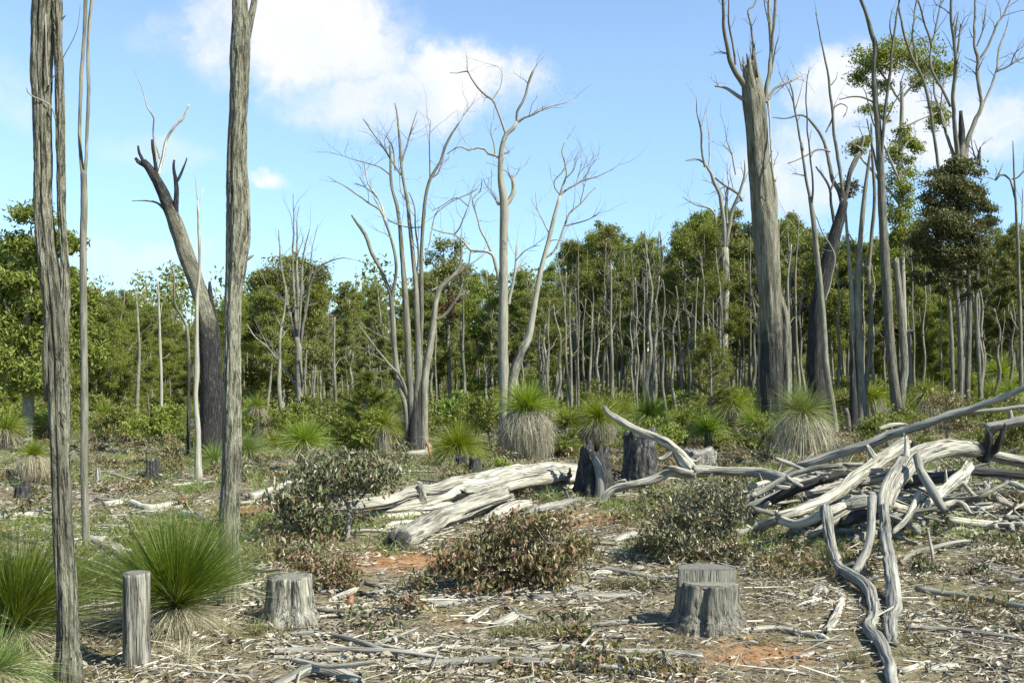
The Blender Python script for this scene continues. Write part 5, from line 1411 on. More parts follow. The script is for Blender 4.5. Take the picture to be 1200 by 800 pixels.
stump('dark low stump behind the leaning log props', 982, 545, 30, 24, 24, mat='charcoal', top_mat=None, seed=13, char=.8, jag=.1, d=21.5)

# ------------------------------------------------------------------ fallen logs, branches and sticks


def LP(p):
    """photo (px,py,width[,depth or None[,char]]) -> a point of a log; without a depth it lies on the ground"""
    px, py, w = p[:3]
    d = p[3] if len(p) > 3 else None
    ch = p[4] if len(p) > 4 else 0
    if d is None:
        g = G(px, py + w / 2)
        d = g.y
        r = w / 2 / F * d
        return [g.x, d, g.z + r * .72, r, ch]
    q = P(px, py, d)
    return [q.x, q.y, q.z, w / 2 / F * d, ch]


def log(label, pts, name='fallen_log', cat='log', mat='dead', branches=(), seg=16, step=.06, amp=.006, kf=26, kz=2, lump=.17, flute=.09, jag=.09, hollow=0, wob=0.0, end=None, jag0=.04, grooves=None):
    wk = 0.8 if (cat == 'log' and pts[0][0] > 830) else 1.0
    L = [LP(p) for p in pts]
    for q in L:
        q[3] *= wk
    big = max(q[3] for q in L) > .055
    if grooves is None:
        grooves = 8 if big else 2
    if big:
        seg = max(seg, 30)
    amp = max(amp, .012 if big else .006)
    c = np.mean([q[:3] for q in L], 0)
    base = Vector((c[0], c[1], min(h(q[0], q[1]) for q in L)))
    m = MB()
    pos, rad, T = tube(m, L, seg=seg, step=step, amp=amp, kf=kf, kz=kz, lump=lump, flute=flute, jag=jag, hollow=hollow, wob=wob or (.05 if cat == 'stick' else .07), jag0=jag0, grooves=grooves, gdep=.22, lift=True)
    stubs = []
    gr = np.random.default_rng(int(abs(c[0] * 997 + c[1] * 131)))
    if cat == 'log' and max(rad) > .045:
        for k in range(int(gr.integers(0, 3))):
            i = int(len(pos) * gr.uniform(.12, .9))
            dv = gr.normal(0, 1, 3)
            dv -= T[i] * np.dot(dv, T[i]); dv /= np.linalg.norm(dv)
            dv = dv + T[i] * gr.uniform(-.6, .6) + np.array([0, 0, .25])
            rr = rad[i] * gr.uniform(.25, .5)
            l_ = min(.13, rad[i] * gr.uniform(.6, 1.8))
            bm = MB()
            tube(bm, [[*(pos[i] + dv * rad[i] * .3), rr * 1.5], [*(pos[i] + dv * rad[i] * 1.0), rr], [*(pos[i] + dv * (rad[i] + l_ * .6)), rr * .8], [*(pos[i] + dv * (rad[i] + l_)), rr * .55]], seg=9, step=.03, amp=.004, lump=.2, jag=.03, cap0=False)
            stubs.append(bm)
    if branches or end or stubs:
        t = thing(name, label, cat, base)
        m.build('trunk' if cat == 'log' else 'main_stem', M[mat], t)
        for b in branches:
            bm = MB()
            BL = [LP(p) for p in b]
            for q in BL:
                q[3] *= wk
            tube(bm, BL, seg=16, step=step, amp=amp * .6, kf=kf, kz=kz, lump=lump, jag=.05, jag0=0, grooves=3, wob=.03, lift=True)
            bm.build('branch', M[mat], t)
        for bm in stubs:
            bm.build('stub', M[mat], t)
        if end:
            e = MB()
            a = np.arange(28) / 28 * 2 * math.pi
            n_, r_ = T[-1], rad[-1] * .96
            u = np.cross(n_, (0, 0, 1)); u /= np.linalg.norm(u)
            v = np.cross(n_, u)
            rim = pos[-1] + r_ * (np.cos(a)[:, None] * u + np.sin(a)[:, None] * v) * (1 + .03 * np.sin(3 * a))[:, None]
            pt = np.vstack([rim, rim * .999 + n_ * .012, [pos[-1] + n_ * .013]])
            q = [(i, (i + 1) % 28, 28 + (i + 1) % 28, 28 + i) for i in range(28)]
            tr = [(56, 28 + i, 28 + (i + 1) % 28) for i in range(28)]
            e.add(pt, q, tr)
            e.build('sawn_end', M['cut'], t, smooth=False)
        return t
    return tag(m.build(name, M[mat], None, origin=base), label, cat)


# the old fallen trunk and the lengths lying along it
log('massive old fallen trunk, bleached and cracked, across the clearing', [(692, 564, 28, 17.2), (650, 568, 38, 16.6), (610, 574, 44, 16.0), (570, 584, 42, 15.4), (530, 594, 36, 14.9), (490, 602, 30, 14.4), (440, 606, 24, 14.0), (400, 608, 14, 13.9)], seg=72, step=.07, amp=.035, kf=11, kz=.8, lump=.16, flute=.2, jag=.25, mat='dead', grooves=14)
log('long straight bleached limb lying along the top of the old fallen trunk', [(690, 549, 9, 17.4), (640, 547, 13, 17.0), (600, 553, 15, 16.2), (550, 563, 16, 15.2), (500, 574, 15, 14.5), (450, 585, 15, 13.9), (405, 593, 14, 13.5), (360, 598, 8, 13.4)], seg=18, amp=.01, kf=18, lump=.1)
log('thick bent bleached log with a dark weathered near end', [(590, 580, 22, 14.4), (560, 590, 24, 13.9), (530, 602, 26, 13.4), (505, 612, 27, 12.9), (490, 622, 29, 12.4), (478, 633, 31, 11.9, .1), (470, 641, 30, 11.6, .4), (464, 647, 24, 11.4, .7)], seg=36, amp=.03, kf=14, kz=1, lump=.16, flute=.16, jag=.12)
log('short bleached limb beside the straggly tuft on the old trunk', [(620, 590, 10, 14.6), (600, 595, 14, 14.2), (580, 604, 14, 13.8), (562, 613, 8, 13.5)], amp=.012)
log('cracked bleached slab leaning off the middle of the old trunk', [(665, 553, 14, 16.3), (620, 562, 18, 15.6), (580, 571, 18, 15.0), (545, 577, 12, 14.6)], amp=.02, flute=.2, jag=.2, seg=20)
log('thin cracked strip of the old trunk ending in a fork of splinters', [(600, 582, 8, 14.9), (570, 592, 9, 14.5), (535, 600, 7, 14.1), (505, 603, 4, 13.8)], jag=.15)
log('narrow bleached strip lying low before the old fallen trunk', [(560, 600, 5), (520, 606, 8), (480, 612, 8), (450, 616, 5)], jag=.15)
log('grey splintered plank of the old trunk under the straggly tuft', [(680, 585, 6), (655, 590, 10), (628, 597, 10), (605, 606, 6)], mat='silver', jag=.15)
log('white log length showing left of the grey-green shrub', [(293, 582, 12), (312, 576, 12), (330, 570, 11), (352, 562, 9)], seg=14)
log('grey-white log end at the foot of the thick crownless trunk', [(250, 612, 14), (230, 604, 12), (212, 600, 10)], seg=14)
log('bent white log behind the slender forked pole tree', [(122, 590, 8), (150, 588, 8), (175, 594, 9), (200, 590, 9), (222, 589, 6)], seg=12)
log('second pale bent log in front of the bent white log', [(160, 600, 5), (185, 597, 7), (210, 594, 6), (235, 590, 4)], seg=10)
log('broken white log on the ground left of the nearest trunks', [(-20, 606, 11), (15, 605, 11), (40, 603, 10), (58, 606, 8)], seg=14, jag=.12)
log('pale weathered log by the yellow-green grass tree', [(-12, 642, 16), (10, 646, 14), (30, 652, 10)], seg=14)
log('pale broken log behind the big spiky grass tree', [(108, 632, 16), (128, 640, 18), (150, 650, 14), (170, 655, 8)], seg=16, flute=.2)
log('dark grey log under the shaggy grass trees', [(570, 535, 9, 25.5, .2), (630, 530, 10, 25.5, .3), (690, 530, 10, 25.5, .3), (720, 532, 8, 25.5)], mat='bark_dark', seg=12)
log('grey log lying beyond the propped long pole', [(1155, 500, 10, 22), (1180, 495, 14, 22), (1215, 490, 15, 22)], mat='silver', seg=14, flute=.2)
log('low white stick at the foot of the twin-trunked tree', [(1030, 502, 4, 27), (1045, 498, 5, 27), (1062, 497, 3, 27)], name='fallen_branch', cat='branch', seg=8)

# the fallen branch with a raised tip
log('bleached fallen branch with its tip raised above the charcoal stump', [(708, 477, 6, 15.4), (713, 484, 7, 15.4), (722, 490, 8, 15.4), (735, 498, 8, 15.3), (752, 507, 9, 15.2), (768, 513, 8, 15.1), (778, 517, 10, 15.0), (790, 525, 9, 15.0), (797, 533, 13, 15), (804, 542, 15, 15), (812, 550, 14, 14.9)],
    name='fallen_branch', cat='branch', step=.05,
    branches=[[(815, 554, 12, 14.9), (800, 555, 11, 14.9), (788, 553, 9, 14.9), (776, 557, 10, 14.9), (760, 564, 10, 14.9), (742, 568, 9, 14.9), (722, 573, 9, 15), (712, 579, 9, 15), (708, 586, 8, 15), (705, 594, 7, 15.0)],
              [(812, 552, 14, 14.9), (830, 552, 13, 14.9), (850, 552, 10, 14.8), (875, 553, 11, 14.7), (900, 556, 13, 14.5), (920, 562, 15, 14.3), (938, 568, 14, 14.2), (960, 573, 10, 14.2)],
              [(800, 534, 8, 15), (791, 527, 6, 15), (783, 532, 6, 15), (776, 537, 5, 15), (770, 537, 3, 15)], [(812, 555, 8, 14.8), (800, 552, 8, 14.8), (788, 548, 6, 14.8), (782, 548, 4, 14.8)], [(806, 538, 5, 15), (816, 540, 3, 15), (820, 536, 2, 15)]])
# the pile on the right
log('long straight pale pole propped over the log pile, forked at its raised end', [(932, 545, 8, 15.0), (945, 543, 11, 14.9), (970, 536, 13, 14.8), (1005, 523, 14, 14.6), (1045, 509, 13, 14.4), (1090, 494, 12, 14.1), (1130, 482, 11, 13.9), (1160, 470, 9, 13.7), (1205, 452, 8, 13.4), (1250, 436, 6, 13.1)], name='fallen_pole',
    branches=[[(1120, 484, 8, 14), (1140, 483, 6, 13.9), (1170, 480, 5.4, 13.8), (1210, 475, 5, 13.7), (1240, 472, 4, 13.7)], [(934, 547, 8, 15), (960, 547, 7, 14.9), (990, 545, 7, 14.8), (1010, 544, 5, 14.8)]], mat='silver')
log('smooth forked log with a sawn round end on top of the pile', [(911, 606, 15, 11.2, .2), (930, 600, 15, 11.3), (955, 591, 16, 11.6), (980, 577, 18, 12.0), (1005, 559, 19, 12.5), (1030, 541, 20, 12.9), (1050, 528, 22, 13.2), (1064, 520, 23, 13.3)], branches=[[(914, 608, 13, 11.2), (930, 614, 13, 11.1), (948, 610, 13, 11.0), (965, 602, 13, 10.9), (978, 597, 13, 10.9), (990, 592, 9, 11)]], end=True, hollow=0, mat='dead', seg=24, jag0=.02)
log('huge bleached log bending over the pile to a burnt root end', [(1036, 598, 18, 11.3), (1038, 585, 24, 11.5), (1044, 570, 26, 11.8), (1054, 555, 28, 12.1), (1068, 541, 28, 12.4), (1085, 531, 28, 12.7), (1110, 526, 27, 13.0, .1), (1140, 525, 24, 13.2, .35), (1160, 527, 22, 13.3, .8)], seg=30, amp=.008, lump=.14, step=.05,
    branches=[[(1152, 538, 20, 13.3, 1), (1157, 525, 16, 13.2, 1), (1160, 512, 10, 13.1, 1), (1157, 505, 7, 13.1, 1)], [(1152, 530, 14, 13.3, 1), (1165, 528, 10, 13.2, 1), (1172, 515, 9, 13.1, 1), (1177, 503, 6, 13.1, 1), (1178, 497, 3, 13.1, 1)], [(1158, 512, 8, 13.2, 1), (1166, 503, 9, 13.2, 1), (1175, 500, 6, 13.2, 1)]])
log('long grey log coming down from the pile onto the litter', [(1036, 592, 14, 11.1), (1037, 612, 15, 10.8), (1038, 632, 15, 10.2), (1041, 655, 17, 9.6), (1044, 685, 20, 9.0), (1045, 710, 20), (1043, 736, 18), (1042, 750, 15)], mat='silver', seg=24, amp=.005, jag=.02)
log('snaking grey log from the pile to the bottom of the photo', [(968, 596, 17, 10.9), (970, 612, 17, 10.7), (974, 635, 14, 10.4), (981, 655, 13, 10.0), (986, 667, 14, 9.8), (1000, 675, 17, 9.5), (1013, 684, 18, 9.2), (1022, 700, 17), (1025, 718, 16), (1021, 735, 17), (1029, 748, 18), (1038, 764, 17), (1045, 787, 16), (1050, 815, 16)], mat='silver', seg=24, amp=.006, lump=.14,
    branches=[[(1022, 582, 13, 11.0), (1021, 605, 12, 10.7), (1020, 625, 12, 10.4), (1016, 645, 13, 10.1), (1008, 660, 13, 9.85), (1001, 670, 12, 9.65)], [(988, 668, 10, 9.8), (983, 671, 9, 9.7), (982, 675, 6, 9.7)]])
log('bleached log slung level under the forked log', [(948, 577, 9, 12.6), (970, 572, 12, 12.6), (1000, 566, 15, 12.6), (1030, 558, 16, 12.6), (1048, 552, 14, 12.6)], seg=18, jag=.12)
log('thin long white branch slanting through the back of the pile', [(846, 596, 6, 14.0), (870, 584, 9, 13.9), (900, 570, 9, 13.8), (930, 556, 8, 13.7), (955, 549, 8, 13.6), (985, 545, 7, 13.5)], seg=12)
log('dark charred log slanting under the pile', [(868, 604, 8, 13.4, .1), (888, 594, 11, 13.3, .2), (905, 585, 13, 13.2, .8), (930, 573, 13, 13.1, .9), (960, 564, 12, 13.0, .9), (990, 556, 9, 13.0, .7)], seg=14)
log('white branch low on the near side of the dark charred log', [(838, 618, 7), (862, 606, 10), (884, 598, 9), (900, 590, 7, 12.9)], seg=12)
log('stubby pale log below the hollow-ended log', [(862, 624, 10), (885, 618, 13), (905, 612, 13, 11.9), (925, 606, 11, 12)], seg=14)
log('white log stub slanting on the far side of the pile', [(1135, 545, 17, 12.4), (1125, 558, 17, 12.1), (1110, 570, 16, 11.8), (1095, 582, 12, 11.5), (1083, 592, 7, 11.3)], seg=18, jag=.1)
log('grey leaning limb propped on the huge bleached log', [(1074, 534, 11, 12.0), (1080, 552, 12, 11.7), (1090, 570, 14, 11.4), (1100, 587, 12, 11.2), (1106, 596, 10, 11.2)], seg=14, mat='silver')
log('twisted white root lying in the shade of the pile', [(1076, 577, 10, 11.6), (1072, 592, 11, 11.4), (1066, 605, 9, 11.2), (1055, 616, 8, 11.1), (1045, 626, 6, 11.0)], seg=12)
log('pale log behind the burnt root end', [(1160, 533, 15, 15.0), (1180, 537, 17, 15.0), (1215, 543, 17, 15), (1260, 550, 16, 15)], seg=18)
log('dark log below the pale log', [(1128, 552, 12, 13.6, .7), (1150, 552, 13, 13.7, .9), (1185, 555, 12, 13.8, .8), (1230, 560, 12, 13.9, .7)], seg=14, mat='silver')  # wood coloured dark along its whole length
log('flat grey slab under the middle of the pile', [(985, 592, 10, 11.4), (1005, 588, 20, 11.4), (1025, 588, 14, 11.4)], seg=16, mat='silver', flute=.2, jag=.1)
log('curled bark-stripped root at the foot of the grey leaning limb', [(1105, 592, 9, 11.9), (1118, 588, 8, 12), (1130, 592, 7, 11.9), (1138, 602, 6, 11.7), (1145, 600, 4, 11.6)], seg=10)
log('crooked root stub in the shade beyond the white log stub', [(1128, 565, 5, 13), (1137, 575, 5, 12.7), (1143, 580, 3, 12.6)], seg=8, name='fallen_branch', cat='branch')
log('arched root on the ground past the log pile', [(1135, 592, 5), (1144, 596, 6), (1146, 605, 6), (1138, 611, 4)], seg=10, name='fallen_branch', cat='branch')
log('white branch piece lying between the snaking log and the stump', [(988, 699, 8, 8.95), (985, 715, 10, 8.6), (976, 728, 11), (968, 738, 8)], seg=14, name='fallen_branch', cat='branch')
log('grey branch lying from the broad stump towards the pile', [(866, 740, 5), (890, 738, 7), (915, 737, 8), (940, 742, 7), (958, 744, 7), (966, 748, 5)], seg=10, name='fallen_branch', cat='branch')
log('pale curved stick behind the broad stump', [(868, 672, 4), (882, 665, 6), (895, 658, 7), (906, 656, 7)], seg=10, name='fallen_branch', cat='branch')

for lab, pts, mt in [  # dark limbs added here carry the shaded gaps of the pile as colour
    ('thin grey stick poking out under the forked log end', [(930, 638, 4), (948, 630, 5), (962, 622, 5), (975, 614, 4, 11.2)], 'silver'),
    ('short dark log deep in the pile under the level bleached log', [(985, 612, 12, 11.9, .5), (1012, 604, 14, 12.0, .6), (1035, 600, 12, 12.1, .6)], 'silver'),
    ('grey limb lying behind the two hanging logs', [(985, 636, 9), (1005, 630, 11), (1030, 624, 11), (1055, 622, 7)], 'silver'),
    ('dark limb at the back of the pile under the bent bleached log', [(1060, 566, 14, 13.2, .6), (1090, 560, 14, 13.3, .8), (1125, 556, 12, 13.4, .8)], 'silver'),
    ('pale splintered limb under the sawn log', [(948, 628, 6, 11.6), (965, 618, 8, 11.8), (990, 602, 9, 12), (1012, 590, 7, 12.1)], 'dead'),
    ('grey crooked limb on the ground under the white log stub', [(1060, 618, 6), (1085, 612, 9), (1110, 606, 8), (1128, 600, 5)], 'silver'),
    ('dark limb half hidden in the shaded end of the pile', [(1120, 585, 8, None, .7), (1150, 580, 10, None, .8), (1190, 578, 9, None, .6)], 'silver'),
    ('brown stick crossing the shaded end of the pile', [(1100, 600, 4), (1140, 586, 5, 12.2), (1180, 566, 4, 12.6)], 'bark_dark')]:
    log(lab, pts, name='fallen_branch', cat='branch', mat=mt, seg=12, step=.06, amp=.008, flute=.12)

# chunks and sticks on the litter
STICKS = [
    ('long straight pale stick across the bottom left litter', [(310, 770, 5), (350, 769, 6), (400, 770, 6.5), (432, 768, 5)], 'dead'),
    ('long straight pale stick lying end to end with its broken half', [(440, 763, 6), (480, 764, 7), (520, 761, 7), (566, 759, 6)], 'dead'),
    ('thick curved grey branch cut off by the bottom edge', [(318, 806, 9), (340, 795, 12), (358, 787, 14), (378, 786, 16), (400, 791, 17), (418, 800, 15)], 'silver'),
    ('grey stick starting behind the narrow stump', [(332, 744, 6), (360, 743, 7), (395, 745, 7), (420, 746, 6), (440, 748, 4)], 'silver'),
    ('bleached stick running up towards the crossed sticks', [(364, 723, 5), (395, 721, 7), (425, 717, 7), (455, 713, 7), (490, 710, 5)], 'dead'),
    ('pale stick under the crossed sticks', [(362, 713, 4), (390, 712, 5), (420, 708, 5), (452, 706, 4)], 'dead'),
    ('upper dark stick of the crossed sticks heap', [(428, 682, 4), (448, 688, 5), (470, 700, 7), (490, 706, 8), (520, 707, 8), (548, 703, 6)], 'silver'),
    ('grey stick continuing from the crossed sticks heap', [(548, 704, 6), (570, 701, 7), (592, 701, 6)], 'silver'),
    ('short charred stick of the crossed sticks heap', [(416, 692, 6, None, .6), (428, 696, 7, None, .6), (440, 702, 6, None, .5)], 'silver'),
    ('white stick leaning on the crossed sticks heap', [(385, 704, 5), (400, 698, 8), (415, 693, 9), (420, 690, 6)], 'dead'),
    ('red-brown weathered peg of wood in the crossed sticks heap', [(410, 708, 8), (410, 701, 8), (409, 694, 6)], 'rustwood'),
    ('short white stick in front of the crossed sticks heap', [(436, 693, 6), (445, 693, 8), (452, 690, 7)], 'dead'),
    ('thin curved stick over the crossed sticks heap', [(452, 690, 3), (460, 698, 4), (470, 704, 4), (485, 706, 3)], 'dead'),
    ('upright-tilted white stick near the grey heath bush', [(438, 759, 5), (445, 752, 6), (453, 746, 6)], 'dead'),
    ('thin stick beside the upright-tilted white stick', [(384, 761, 4), (402, 757, 4.6), (422, 753, 3)], 'dead'),
    ('bright white stick slanting left of the two chunks', [(546, 729, 5), (558, 723, 7), (573, 714, 6)], 'dead'),
    ('white chunk of wood with a grey tail', [(576, 733, 9), (590, 728, 14), (602, 720, 12)], 'dead'),
    ('bent grey stick attached beside the white chunk', [(594, 710, 4), (602, 714, 5), (610, 722, 5), (622, 727, 4), (632, 729, 3)], 'silver'),
    ('dark log lying under the spreading red-brown shrub', [(604, 701, 7, None, .4), (640, 698, 9, None, .5), (665, 691, 9, None, .3), (690, 686, 7)], 'silver'),  # wood coloured darker along its middle
    ('grey log piece between the shrub and the broad stump', [(672, 699, 7), (700, 697, 9), (730, 696, 9), (752, 695, 8)], 'silver'),
    ('second pale stick lying on the grey log piece', [(640, 696, 4), (655, 694, 5), (668, 695, 4)], 'dead'),
    ('flattened white lump of wood above the grey log piece', [(690, 674, 6), (702, 671, 9), (716, 672, 7)], 'dead'),
    ('small white lump near the thin heath bush', [(738, 667, 4), (748, 666, 6), (755, 666, 4)], 'dead'),
    ('long grey plank-like log in front of the broad stump', [(630, 760, 7), (680, 760, 9), (730, 762, 9), (780, 763, 9), (824, 766, 9)], 'silver'),
    ('short stacked grey stick left of the broad stump, upper of the pair', [(680, 731, 5), (705, 730, 6), (735, 728, 5)], 'silver'),
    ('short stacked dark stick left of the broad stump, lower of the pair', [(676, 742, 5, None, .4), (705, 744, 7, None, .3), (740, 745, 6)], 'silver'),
    ('pale splinters stick under the seedling patch', [(690, 793, 5), (720, 791, 7), (755, 793, 5)], 'dead'),
    ('dark sharp slab of wood on orange soil beside the grey-green bush', [(720, 634, 6), (733, 628, 11), (748, 624, 10)], 'silver'),
    ('white stick beside the dark sharp slab', [(688, 634, 4), (705, 635, 5), (725, 637, 4)], 'dead'),
    ('pale stick at the foot of the dense dark shrub', [(842, 651, 4), (862, 649, 5), (880, 647, 3)], 'dead'),
    ('white broken end of stick at the bottom of the snaking log', [(1054, 786, 9), (1072, 781, 9), (1090, 776, 8)], 'dead'),
    ('second white broken stick in line with the first', [(1088, 785, 9), (1105, 782, 11), (1122, 781, 8)], 'dead'),
    ('third paler stick running on to the photo edge', [(1150, 775, 6), (1165, 772, 8), (1180, 770, 5)], 'dead'),
    ('last thin stick of the line at the photo edge', [(1182, 768, 4), (1200, 763, 5), (1220, 758, 4)], 'dead'),
    ('dark twig lying across the line of white sticks', [(1122, 779, 3), (1140, 786, 3), (1160, 795, 3)], 'twig'),
    ('skull-like white knot of wood near the tall pile tuft', [(952, 698, 5), (958, 693, 9), (965, 690, 10), (968, 696, 7)], 'dead'),
    ('white flat stick on the litter past the long grey log', [(1062, 706, 4), (1078, 706, 5), (1094, 708, 4)], 'dead'),
    ('split white piece with a twig on the litter slope', [(1116, 725, 5), (1126, 721, 6), (1136, 716, 3)], 'dead'),
    ('white stick at the edge of the pile shade', [(1106, 621, 5), (1125, 620, 7), (1146, 625, 4)], 'dead'),
    ('long pale stick lower on the open litter slope', [(1095, 640, 4), (1130, 641, 5), (1160, 639, 6), (1195, 634, 4)], 'dead'),
    ('white chunk stick near the dead twig on the slope', [(1156, 657, 5), (1172, 652, 9), (1188, 650, 7)], 'dead'),
    ('thin dark dead twig poking up from the slope', [(1093, 664, 3), (1092, 650, 3.4, 10.4), (1090, 636, 3, 10.5), (1089, 622, 2, 10.6)], 'twig'),
    ('forked dark twig lying on the slope', [(1096, 625, 2), (1125, 635, 3), (1140, 645, 3), (1156, 656, 3)], 'twig'),
    ('grey bark slab on the slope near the photo edge', [(1155, 704, 6), (1170, 704, 8), (1184, 710, 5)], 'silver'),
    ('short pale stick at the photo edge on the slope', [(1182, 722, 4), (1195, 723, 6), (1212, 722, 5)], 'dead'),
    ('pale stick beside the bristly shaded tuft', [(912, 628, 4), (924, 626, 5), (936, 620, 6), (941, 616, 3)], 'silver'),
    ('low stick under the snaking log bend', [(930, 712, 3), (950, 706, 4), (966, 700, 3)], 'dead'),
    ('small stick on the orange soil by the broad stump', [(930, 770, 4), (945, 766, 6), (955, 763, 4)], 'dead'),
    ('white stick near the foot of the snaking log', [(958, 772, 4), (975, 768, 5), (990, 766, 3)], 'dead'),
    ('small pale stick on orange soil behind the crossed sticks', [(420, 662, 3), (432, 662, 4), (442, 660, 3)], 'dead'),
    ('pale splinter lying by the straw skirt of the big spiky grass tree', [(200, 766, 3), (208, 760, 3.6), (217, 755, 3)], 'dead'),
    ('long grey stick below the narrow stump at the bottom', [(255, 790, 4), (280, 783, 5), (305, 778, 4)], 'dead'),
    ('pale stick beside the hollow burnt stump', [(620, 700, 3), (650, 610, 4), (668, 604, 3)], 'skip'),
    ('slim white stick on the mound above the spreading shrub', [(655, 612, 3), (668, 606, 4), (690, 602, 3)], 'dead'),
    ('grey stick among the heath left of the seedling patch', [(478, 786, 3), (500, 780, 4), (525, 776, 3)], 'silver'),
    ('pale thin stick beside the heath at the bottom', [(500, 790, 4), (520, 788, 5), (548, 784, 3)], 'dead'),
    ('pale stick under the scrubby brown shrub', [(330, 700, 3), (350, 702, 4), (372, 704, 3)], 'dead'),
    ('slim stick on the ground left of the narrow stump', [(258, 690, 3), (275, 688, 4), (300, 684, 3)], 'dead'),
]
M['rustwood'] = bark_mat('rusty_brown_wood', (0.09, 0.045, 0.025), (0.26, 0.13, 0.07), (0.36, 0.2, 0.12), kf=30, kz=.08)
for lab, pts, mt in STICKS:
    if mt != 'skip':
        log(lab, pts, name='stick', cat='stick', mat=mt, seg=10, step=.05, amp=.004, kf=40, kz=3, lump=.16, jag=.03, flute=.1)
# white broken limbs at the foot of the many-stemmed tree
log('white broken limb lying at the foot of the many-stemmed tree', [(477, 540, 7, 24.5), (484, 537, 8, 24.5), (492, 535, 8, 24.5), (500, 532, 9, 24.6), (503, 524, 8, 24.8), (500, 520, 4, 24.9)], name='fallen_branch', cat='branch', seg=12)
log('thin upright dead stem leaning by the many-stemmed tree', [(505, 572, 7, 22.6, .3), (506, 555, 5, 22.6), (506, 540, 4, 22.6), (502, 525, 3, 22.8), (498, 513, 1.6, 23)], name='fallen_branch', cat='branch', seg=8, mat='rustwood')

# ------------------------------------------------------------------ litter and ground cover, uncounted


def soil_at(x, y):
    s = np.zeros_like(x)
    for gx, gy, w, r in SOILW:
        s = np.maximum(s, w * np.exp(-(((x - gx) / (r * 1.2)) ** 2 + ((y - gy) / (r * 0.9)) ** 2)))
    return s


SOILW = [(*G(px, py).xy, w, r) for px, py, w, r in SOIL]


def scatter(n, rg, power=1.6, near=4.6, far=34, soil_cut=0.6, mask=None):
    d = near + (far - near) * rg.random(n) ** power
    x = (rg.random(n) * 2 - 1) * (d * 0.56 + 2.2)
    keep = rg.random(n) > soil_at(x, d) * soil_cut
    cl = fbm(np.stack([x / .9, d / .9, x * 0], -1), 3, 61)
    keep &= rg.random(n) < np.clip((cl - .3) * 3.2, .3, 1)
    if mask is not None:
        keep &= mask(x, d)
    x, d = x[keep], d[keep]
    return np.stack([x, d, terrain(x, d)], -1)


